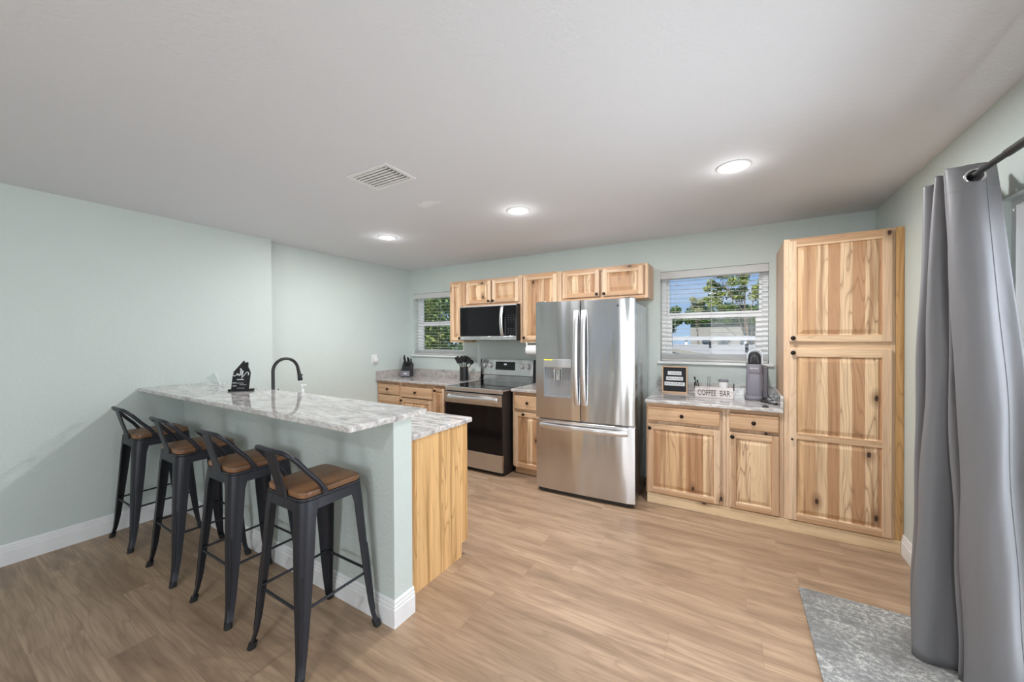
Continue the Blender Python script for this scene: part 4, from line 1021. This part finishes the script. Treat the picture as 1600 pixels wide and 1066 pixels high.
# outlet with plug-in on the left wall
t = thing('wall_outlet', 'white wall outlet with plug-in device on the left wall above the counter', 'outlet', (XL2, 3.395, 1.18))
MB().box(XL2 + .0005, XL2 + .006, 3.355, 3.435, 1.120, 1.240, .002).build('cover_plate', PLASTIC, t)
m = MB(); m.box(XL2 + .006, XL2 + .045, 3.362, 3.428, 1.140, 1.195, .008); m.lathe([(.012, 0), (.010, .02), (0, .022)], (XL2 + .028, 3.395, 1.195)); m.build('plug_in_device', PLASTIC, t, smooth=40)

# ---- coffee counter
# letter board
bx0, bx1, by, bz = -.600, -.372, 3.905, .914
t = thing('letter_board', 'black letter board in a pale wood frame on the coffee counter', 'letter board', ((bx0 + bx1) / 2, by, bz))
H = .262; m = MB()
for a in ((bx0, bx1, bz, bz + .016), (bx0, bx1, bz + H - .012, bz + H)): m.box(a[0], a[1], by, by + .022, a[2], a[3], .002)
for a in ((bx0, bx0 + .012), (bx1 - .012, bx1)): m.box(a[0], a[1], by, by + .022, bz + .015, bz + H - .011, .002)
m.build('frame', FRAMEW, t)
fb = MB().box(bx0 + .010, bx1 - .010, by + .010, by + .018, bz + .014, bz + H - .010).build('board', FELT, t)
cxm = (bx0 + bx1) / 2
for k, (s, w) in enumerate((('CAFFEINE', .122), ('BECAUSE', .150), ('KIDS & STUFF', .182))):
    zc = bz + H - .062 - k * .052 - .006
    st = MB().box(cxm - w / 2 - .004 * 0, cxm + w / 2, by + .006, by + .0102, zc - .0175, zc + .0175).build('letter_strip', TEXTW, fb)
    text_part(s, cxm, by + .0055, zc, w * .86, .017, TEXTG, st)
# coffee bar crate
cx0, cx1, cy0, cy1, cz = -.296, .004, 3.755, 3.865, .914
t = thing('wooden_caddy', 'small whitewashed wooden caddy lettered COFFEE BAR', 'caddy', ((cx0 + cx1) / 2, cy0, cz))
fbd = MB().box(cx0, cx1, cy0, cy0 + .010, cz + .001, cz + .096, .002).build('front_board', WWASH, t)
m = MB(); m.box(cx0, cx1, cy1 - .01, cy1, cz, cz + .09, .002); m.box(cx0 + .001, cx0 + .011, cy0 + .01, cy1 - .01, cz, cz + .09, .001); m.box(cx1 - .011, cx1 - .001, cy0 + .01, cy1 - .01, cz, cz + .09, .001); m.box(cx0 + .01, cx1 - .01, cy0 + .01, cy1 - .01, cz, cz + .01); m.build('box', WWASH, t)
text_part('COFFEE  BAR', (cx0 + cx1) / 2, cy0 - .0006, cz + .046, .252, .050, TEXTB, fbd)
for xx in (cx0 - .004, cx1 + .004):
    s_ = 1 if xx > -.1 else -1
    m = MB(); m.tube([(xx, cy0 + .03, cz + .07), (xx, cy0 + .03, cz + .118), (xx, cy0 + .045, cz + .128), (xx, cy0 + .065, cz + .128), (xx, cy0 + .08, cz + .118), (xx, cy0 + .08, cz + .07)], .0045, 8); m.build('handle', BLACK, t, smooth=50)
for k, (a, b, lb) in enumerate((((-.262, 3.80, .93), (-.305, 3.82, 1.090), 'black spoon leaning left out of the caddy'), ((-.252, 3.825, .93), (-.283, 3.84, 1.060), 'shorter black spoon leaning in the caddy'))):
    m = MB(); m.tube([a, tuple(Vector(a).lerp(Vector(b), .75)), b], [.003, .004, .0075], 8); tag(m.build('coffee_spoon', BLACK, None, 50), lb, 'spoon')
for k, (x, lb) in enumerate(((-.200, 'left one of two thin grey stirring sticks in the caddy'), (-.184, 'right one of two thin grey stirring sticks in the caddy'))):
    tag(MB().tube([(x, 3.81, .926), (x + .007, 3.815, 1.100)], .0022, 8).build('stirring_stick', GREYPD), lb, 'stirring stick', 'stirring sticks in the caddy')
t = thing('jar', 'white jar with grey lid behind the caddy lettering', 'jar', (-.072, 3.815, .925))
MB().lathe([(.034, 0), (.038, .004), (.038, .128), (.034, .134)], (-.072, 3.815, .925), seg=28).build('jar_body', PLASTIC, t, smooth=40)
MB().lathe([(.039, .1345), (.040, .137), (.040, .148), (.036, .152), (0, .152)], (-.072, 3.815, .925), seg=28).build('lid', GREYP, t, smooth=40)
# coffee maker
def coffee_maker():
    mx, my = .160, 3.875
    t = thing('coffee_maker', 'tall slim grey pod coffee maker with raised lid', 'coffee maker', (mx, my, .914))
    m = MB(); m.prism(rrect(mx - .070, mx + .062, my - .115, my + .11, .045), 2, .9145, .925, .002); m.build('foot_rim', GREYPD, t, smooth=40)
    m = MB(); m.prism(rrect(mx - .066, mx + .058, my - .110, my + .105, .042), 2, .925, .950, .004); m.build('drip_tray', GREYP, t, smooth=40)
    m = MB(); m.prism(rrect(mx - .058, mx + .058, my - .085, my + .095, .030), 2, .945, 1.222, .004)
    bd = m.build('housing', GREYP, t, smooth=40)
    m = MB(); m.prism(rrect(mx - .045, mx + .045, my - .092, my - .06, .014), 2, 1.145, 1.216, .004); m.build('brew_head', GREYP, t, smooth=40)
    text_part('KEURIG', mx - .004, my - .0932, 1.187, .060, .011, TEXTW, bd)
    # vents and dark side tank
    m = MB(); m.box(mx + .057, mx + .100, my - .045, my + .10, .930, 1.205, .010); lab(m.build('water_tank', GREYPD, t), 'dark side water tank')
    m = MB()
    for k in range(7): m.box(mx + .049, mx + .0585, my - .060, my - .054, 1.000 + k * .020, 1.012 + k * .020)
    m.build('side_marks', TEXTW, bd)
    # open pod holder and lid standing up
    m = MB()
    P = [(-.046, 0)] + [(-.046, .050)] + arc((0, .062), .046, 165, 15, 12, lambda u, v: (u, v)) + [(.046, .05), (.046, 0)]
    m.prism([(mx + u, 1.222 + v) for u, v in P], 1, my - .065, my - .01, .003); m.build('pod_holder', BLACK, t, smooth=40)
    m = MB(); m.tube([(mx - .028 + 0, my - .066, 1.235), (mx - .02, my - .072, 1.285), (mx, my - .070, 1.300), (mx + .02, my - .072, 1.285), (mx + .028, my - .066, 1.235)], .005, 8); m.build('pod_clamp', GREYPD, t, smooth=50)
    rings = []
    outer = [(mx + u, 1.222 + v) for u, v in [(-.054, .045)] + arc((.004, .075), .058, 180, 0, 16, lambda u, v: (u, v)) + [(.062, .0)]]
    inner = [(mx + u, 1.222 + v) for u, v in [(-.044, .045)] + arc((.004, .075), .047, 180, 0, 16, lambda u, v: (u, v)) + [(.050, .0)]]
    rings = [[(o[0], my - .055, o[1]), (i_[0], my - .055, i_[1]), (i_[0], my + .01, i_[1]), (o[0], my + .01, o[1])] for o, i_ in zip(outer, inner)]
    m = MB(); m.rings(rings); m.build('lid', DISPG, t, smooth=40)
    # power cord
    m = MB(); pts = [(mx + .10, my + .02, .945), (mx + .15, my - .01, .922), (mx + .172, my - .04, .9185), (mx + .13, my - .09, .9185), (mx + .05, my - .14, .9185), (mx + .065, my - .165, .9185)] 
    pts = [(.262, 3.90, .950), (.285, 3.89, .925), (.298, 3.85, .9185), (.27, 3.80, .9185), (.215, 3.745, .9185), (.200, 3.720, .9185), (.225, 3.69, .9185)]
    c = catmull([Vector(p) for p in pts], 6); m.tube(c, .0032, 8)
    # coiled remainder and plug
    q = [Vector((.225 + .075 * u + .010 * math.sin(u * 44), 3.69 - .075 * u + .010 * math.cos(u * 44), .9200 + .002 * math.sin(u * 30))) for u in [k / 60 for k in range(61)]]
    m.tube(q, .0036, 8); m.tube([(.300, 3.615, .922), (.288, 3.600, .922)], [.010, .008], 10)
    m.build('power_cord', BLACK, t, smooth=50)
coffee_maker()
# small black clip at the counter edge
m = MB(); m.box(.196, .236, 3.448, 3.462, .9145, .927, .003); m.tube([(.206, 3.462, .921), (.214, 3.485, .925), (.230, 3.475, .921)], .004, 8)
tag(m.build('cable_clip', BLACK, None, 50), 'small black clip lying at the edge of the coffee counter', 'clip')

# ---- breakfast bar
# house shaped sign
t = thing('house_sign', 'black house shaped tabletop sign with white script', 'sign', (-3.135, 1.35, 1.073))
sc = Matrix.Translation((-3.135, 1.352, 1.0732)) @ Matrix.Rotation(math.radians(32), 4, 'Z')
SX = .78
m = MB(); m.box(-.078, .080, -.028, .028, 0, .015, .002); place(m.build('sign_base', BLACK, t), sc)
sc = sc @ Matrix.Diagonal((SX, 1, 1.03, 1))
P = [(-.092, .010), (.070, .010), (.090, .130), (.082, .150), (.068, .170), (.070, .205), (.048, .205), (.044, .196), (.030, .218), (-.072, .132)]
m = MB(); m.prism(P, 1, -.004, .004, .0008); bo = place(m.build('sign_board', BLACK, t), sc)
m = MB()
sw = [(-.066, .118), (-.076, .122), (-.078, .130), (-.070, .134), (-.064, .128)]
m.tube([(v.x, -.0054, v.y) for v in catmull([(-.060, .126), (-.070, .128), (-.074, .118), (-.062, .108), (-.044, .112), (-.030, .126), (-.026, .112), (-.016, .122), (-.010, .110), (-.002, .124), (.000, .145), (.006, .160), (.010, .150), (.006, .112), (.014, .126), (.020, .146), (.024, .140), (.018, .110), (.010, .092), (.016, .100), (.028, .108), (.044, .122), (.058, .134), (.072, .132), (.076, .120), (.070, .114)], 5)], .0027, 6)
m.lathe([(.0035, 0), (.0035, .001), (0, .0012)], (-.002, -.0045, .160), '-Y', 10); m.lathe([(.0025, 0), (.0025, .001), (0, .0012)], (.028, -.0045, .140), '-Y', 10)
place(m.build('script_lettering', TEXTW, bo), sc)
m = MB()
for (x0, x1, z, h) in ((-.034, .024, .082, .0065), (-.074, -.042, .058, .006), (-.036, .022, .056, .003), (-.010, .050, .044, .003), (-.074, -.040, .036, .006), (-.036, .034, .020, .0035)):
    x = x0
    while x < x1: m.box(x, x + .0052, -.0048, -.004, z - h / 2, z + h / 2); x += .0072
place(m.build('small_lettering', TEXTW, bo), sc)
# clear acrylic stand with white edges, left on the bar
t = thing('acrylic_stand', 'clear acrylic leaflet stand with bright edges lying on the bar left of the sign', 'acrylic stand', (-3.72, 1.45, 1.0735))
m = MB()
A, B, C_, D_ = Vector((-3.925, 1.42, 1.118)), Vector((-3.755, 1.42, 1.0775)), Vector((-3.745, 1.42, 1.178)), Vector((-3.632, 1.42, 1.0775))
E_ = Vector((-3.560, 1.42, 1.095))
m.tube([A, B], .0028, 8); m.tube([C_, D_], .0032, 8); m.tube([D_, E_], .0032, 8); m.build('white_edge', PLASTIC, t, smooth=50)
bm = bmesh.new(); vs = [bm.verts.new(p) for p in (A, B, D_, C_)]; bm.faces.new(vs)
me = bpy.data.meshes.new('acrylic_sheet'); bm.to_mesh(me); bm.free(); me.materials.append(CLEAR); o = bpy.data.objects.new('acrylic_sheet', me); COL.objects.link(o); adopt(o, t)
md = o.modifiers.new('thickness', 'SOLIDIFY'); md.thickness = .002; md.offset = 0
# faucet at the sink behind the bar
fx, fy = -3.045, 1.530
t = thing('kitchen_faucet', 'matte black gooseneck kitchen faucet behind the breakfast bar', 'faucet', (fx, fy, .914))
m = MB(); m.lathe([(.028, 0), (.028, .008), (.020, .014), (.019, .09), (.0145, .10)], (fx, fy, .9142), seg=24)
pts = [(fx, fy, 1.0), (fx, fy, 1.10), (fx, fy, 1.205)] + [(fx, fy + .096 - .096 * math.cos(a), 1.205 + .096 * math.sin(a)) for a in [math.radians(q) for q in range(12, 169, 12)]]
pts += [(fx, fy + .1925, 1.212), (fx, fy + .198, 1.185)]
m.tube(pts, .0118, 16); m.build('spout', BLACK, t, smooth=50)
m = MB(); m.tube([(fx, fy + .197, 1.195), (fx, fy + .203, 1.16), (fx, fy + .209, 1.125), (fx, fy + .210, 1.118)], [.0125, .0145, .0185, .0175], 18); m.box(fx - .005, fx + .005, fy + .214, fy + .228, 1.155, 1.168, .002)
m.build('spray_head', BLACK, t, smooth=50)
m = MB(); m.tube([(fx + .018, fy, .975), (fx + .045, fy + .005, .985)], .009, 12); m.tube([(fx + .042, fy + .004, .984), (fx + .056, fy + .01, 1.075)], .005, 10); m.build('lever_handle', BLACK, t, smooth=50)
# soap bottle behind the bar
t = thing('soap_bottle', 'white soap bottle showing above the bar beside the faucet', 'bottle', (-2.775, 1.60, .914))
MB().lathe([(.026, 0), (.028, .005), (.028, .11), (.018, .135), (.012, .14)], (-2.778, 1.60, .9142), seg=24).build('bottle_body', PLASTIC, t, smooth=40)
m = MB(); m.lathe([(.014, .1405), (.014, .165), (.005, .168), (.005, .192)], (-2.778, 1.60, .9142), seg=18); m.box(-2.786, -2.770, 1.585, 1.632, 1.104, 1.114, .003); m.build('pump', PLASTIC, t, smooth=40)

# ================================================================== outdoors
structure(MB().box(-60, 60, 4.3, 90, -.35, -.15).build('ground', GRASS))
structure(MB().box(1.3, 30, -20, 4.3, -.35, -.15).build('ground', plain('concrete_patio', (0.55, 0.54, 0.52), .8)))
structure(MB().box(-12, 1.25, -20, -4.45, -.35, -.15).build('ground', GRASS))
def tree(name, x, y, h, blobs, nleaf, ls, mat, label, group, trunk=.12, seed=1, cat='tree'):
    r = random.Random(seed); t = thing(name, label, cat, (x, y, -.15), group)
    m = MB(); m.tube([(x, y, -.15), (x + .1, y, h * .3), (x - .05, y + .1, h * .6), (x, y, h * .85)], [trunk, trunk * .8, trunk * .5, trunk * .15], 10)
    for k in range(5):
        b = blobs[r.randrange(len(blobs))]; m.tube([(x, y, h * (.25 + .08 * k)), ((x + b[0]) / 2, (y + b[1]) / 2, (h * .4 + b[2]) / 2 + .2), b[:3]], [trunk * .35, trunk * .25, trunk * .08], 6)
    m.build('trunk', BARK, t, smooth=50)
    bm = bmesh.new()
    for _ in range(nleaf):
        b = blobs[r.randrange(len(blobs))]; v = Vector((r.gauss(0, 1), r.gauss(0, 1), r.gauss(0, 1))).normalized() * (r.random() ** .45) * b[3]
        p = Vector(b[:3]) + Vector((v.x, v.y, v.z * .8)); a = Vector((r.gauss(0, 1), r.gauss(0, 1), r.gauss(0, 1))).normalized(); c = a.orthogonal().normalized(); s = ls * r.uniform(.6, 1.3)
        q = [bm.verts.new(p + a * s), bm.verts.new(p + c * s * .45), bm.verts.new(p - a * s), bm.verts.new(p - c * s * .45)]; bm.faces.new(q)
    me = bpy.data.meshes.new('foliage'); bm.to_mesh(me); bm.free(); me.materials.append(mat); o = bpy.data.objects.new('foliage', me); COL.objects.link(o); adopt(o, t)
    return t
def cloud(cx, cy, cz, rx, rz, n, br, seed):
    r = random.Random(seed); return [(cx + r.uniform(-rx, rx), cy + r.uniform(-rx, rx) * .5, cz + r.uniform(-rz, rz), br * r.uniform(.7, 1.2)) for _ in range(n)]
# seen through the coffee window: tall tree to the right, hedge row, paler tree left
tree('leafy_tree', .55, 21.8, 5.2, cloud(.39, 21.8, 4.17, 1.56, 1.32, 60, .29, 1), 7500, .075, LEAF1, 'tall loose leafy tree seen in the right half of the coffee window', 'trees beyond the coffee window', .07, 2)
tree('leafy_tree', -1.6, 21.6, 3.4, cloud(-1.6, 21.6, 3.12, .39, .31, 9, .195, 3), 800, .065, LEAF3, 'small pale tree seen low in the middle of the coffee window', 'trees beyond the coffee window', .03, 4)
tree('leafy_tree', -3.9, 21.9, 2.9, cloud(-3.72, 21.8, 2.50, 1.2, .54, 26, .385, 5), 6500, .075, LEAF2, 'dark green bushy tree low at the left of the coffee window', 'trees beyond the coffee window', .06, 6)
tree('leafy_tree', .9, 23.0, 3.0, cloud(.7, 23.0, 2.66, 3.0, .40, 60, .33, 7), 10000, .07, LEAF2, 'dark green tree row behind the tall tree outside', 'trees beyond the coffee window', .06, 8)
# seen through the corner window
for k, (x, y, lf, sd, lb) in enumerate(((-11.2, 8.6, LEAF3, 21, 'pale green dense bush tree at the left of the corner window'), (-8.4, 8.2, LEAF1, 22, 'bright green dense tree in the middle of the corner window'), (-5.6, 8.4, LEAF2, 23, 'dark green dense tree at the right of the corner window'), (-12.5, 13.0, LEAF2, 24, 'dark tree far behind the corner window bushes'), (-9.0, 13.5, LEAF1, 25, 'tall green tree behind the corner window bushes'))):
    tree('garden_tree', x, y, 4.2, cloud(x, y, 1.9, 1.25, 1.9, 44, .56, sd), 14000, .062, lf, lb, 'dense trees beyond the corner window', .09, sd)
# low neighbouring building with flat roof, fence and house
t = thing('outbuilding', 'low building with beige flat roof outside the coffee window', 'outbuilding', (-.5, 12, -.15))
RP = [(-4.3, 19.0), (-2.1, 14.4), (.15, 6.95), (1.5, 6.8), (3.0, 9.5), (1.6, 19.0)]
MB().prism(RP, 2, .98, 1.10, .008).build('flat_roof', ROOFM, t)
cxr, cyr = -.3, 13
MB().prism([(cxr + (x - cxr) * .96, cyr + (y - cyr) * .97) for x, y in RP], 2, -.15, .98).build('building_wall', SIDING, t)
for (x, y, h) in ((-.65, 14.0, .16), (.28, 10.2, .17), (.62, 11.8, .20)):
    MB().lathe([(.035, 0), (.035, h), (.05, h + .01), (.05, h + .03), (0, h + .03)], (x, y, 1.099), seg=12).build('vent_pipe', BLACK, t)
MB().box(-2.55, -2.15, 16.4, 16.8, 1.099, 1.28, .01).build('roof_unit', GREYP, t)
t = thing('neighbour_house', 'pale sided neighbouring house behind the white fence outside', 'house', (1, 26, -.15))
MB().box(-2.3, 7.0, 26.0, 28, -.15, 2.53).build('house_wall', SIDING, t)
MB().prism([(25.5, 2.53), (28.5, 2.53), (27, 2.85)], 0, -2.7, 7.4).build('roof', plain('grey_shingle', (.36, .36, .35), .9, var=.15), t)
MB().box(2.6, 3.7, 25.985, 26.0, 1.4, 2.15).build('window', GREYPD, t)
t = thing('white_fence', 'white rail fence between the flat roof and the neighbouring house', 'fence', (0, 20.5, -.15))
m = MB()
for z in (.5, .9, 1.30): m.box(-8, 6, 20.4, 20.46, z, z + .19)
m.build('rail', plain('fence_white', (.72, .72, .71), .6), t)
for x in (-7, -4.5, -2.0, .5, 3.0): MB().box(x - .06, x + .06, 20.46, 20.58, -.15, 1.5).build('post', VINYL, t)
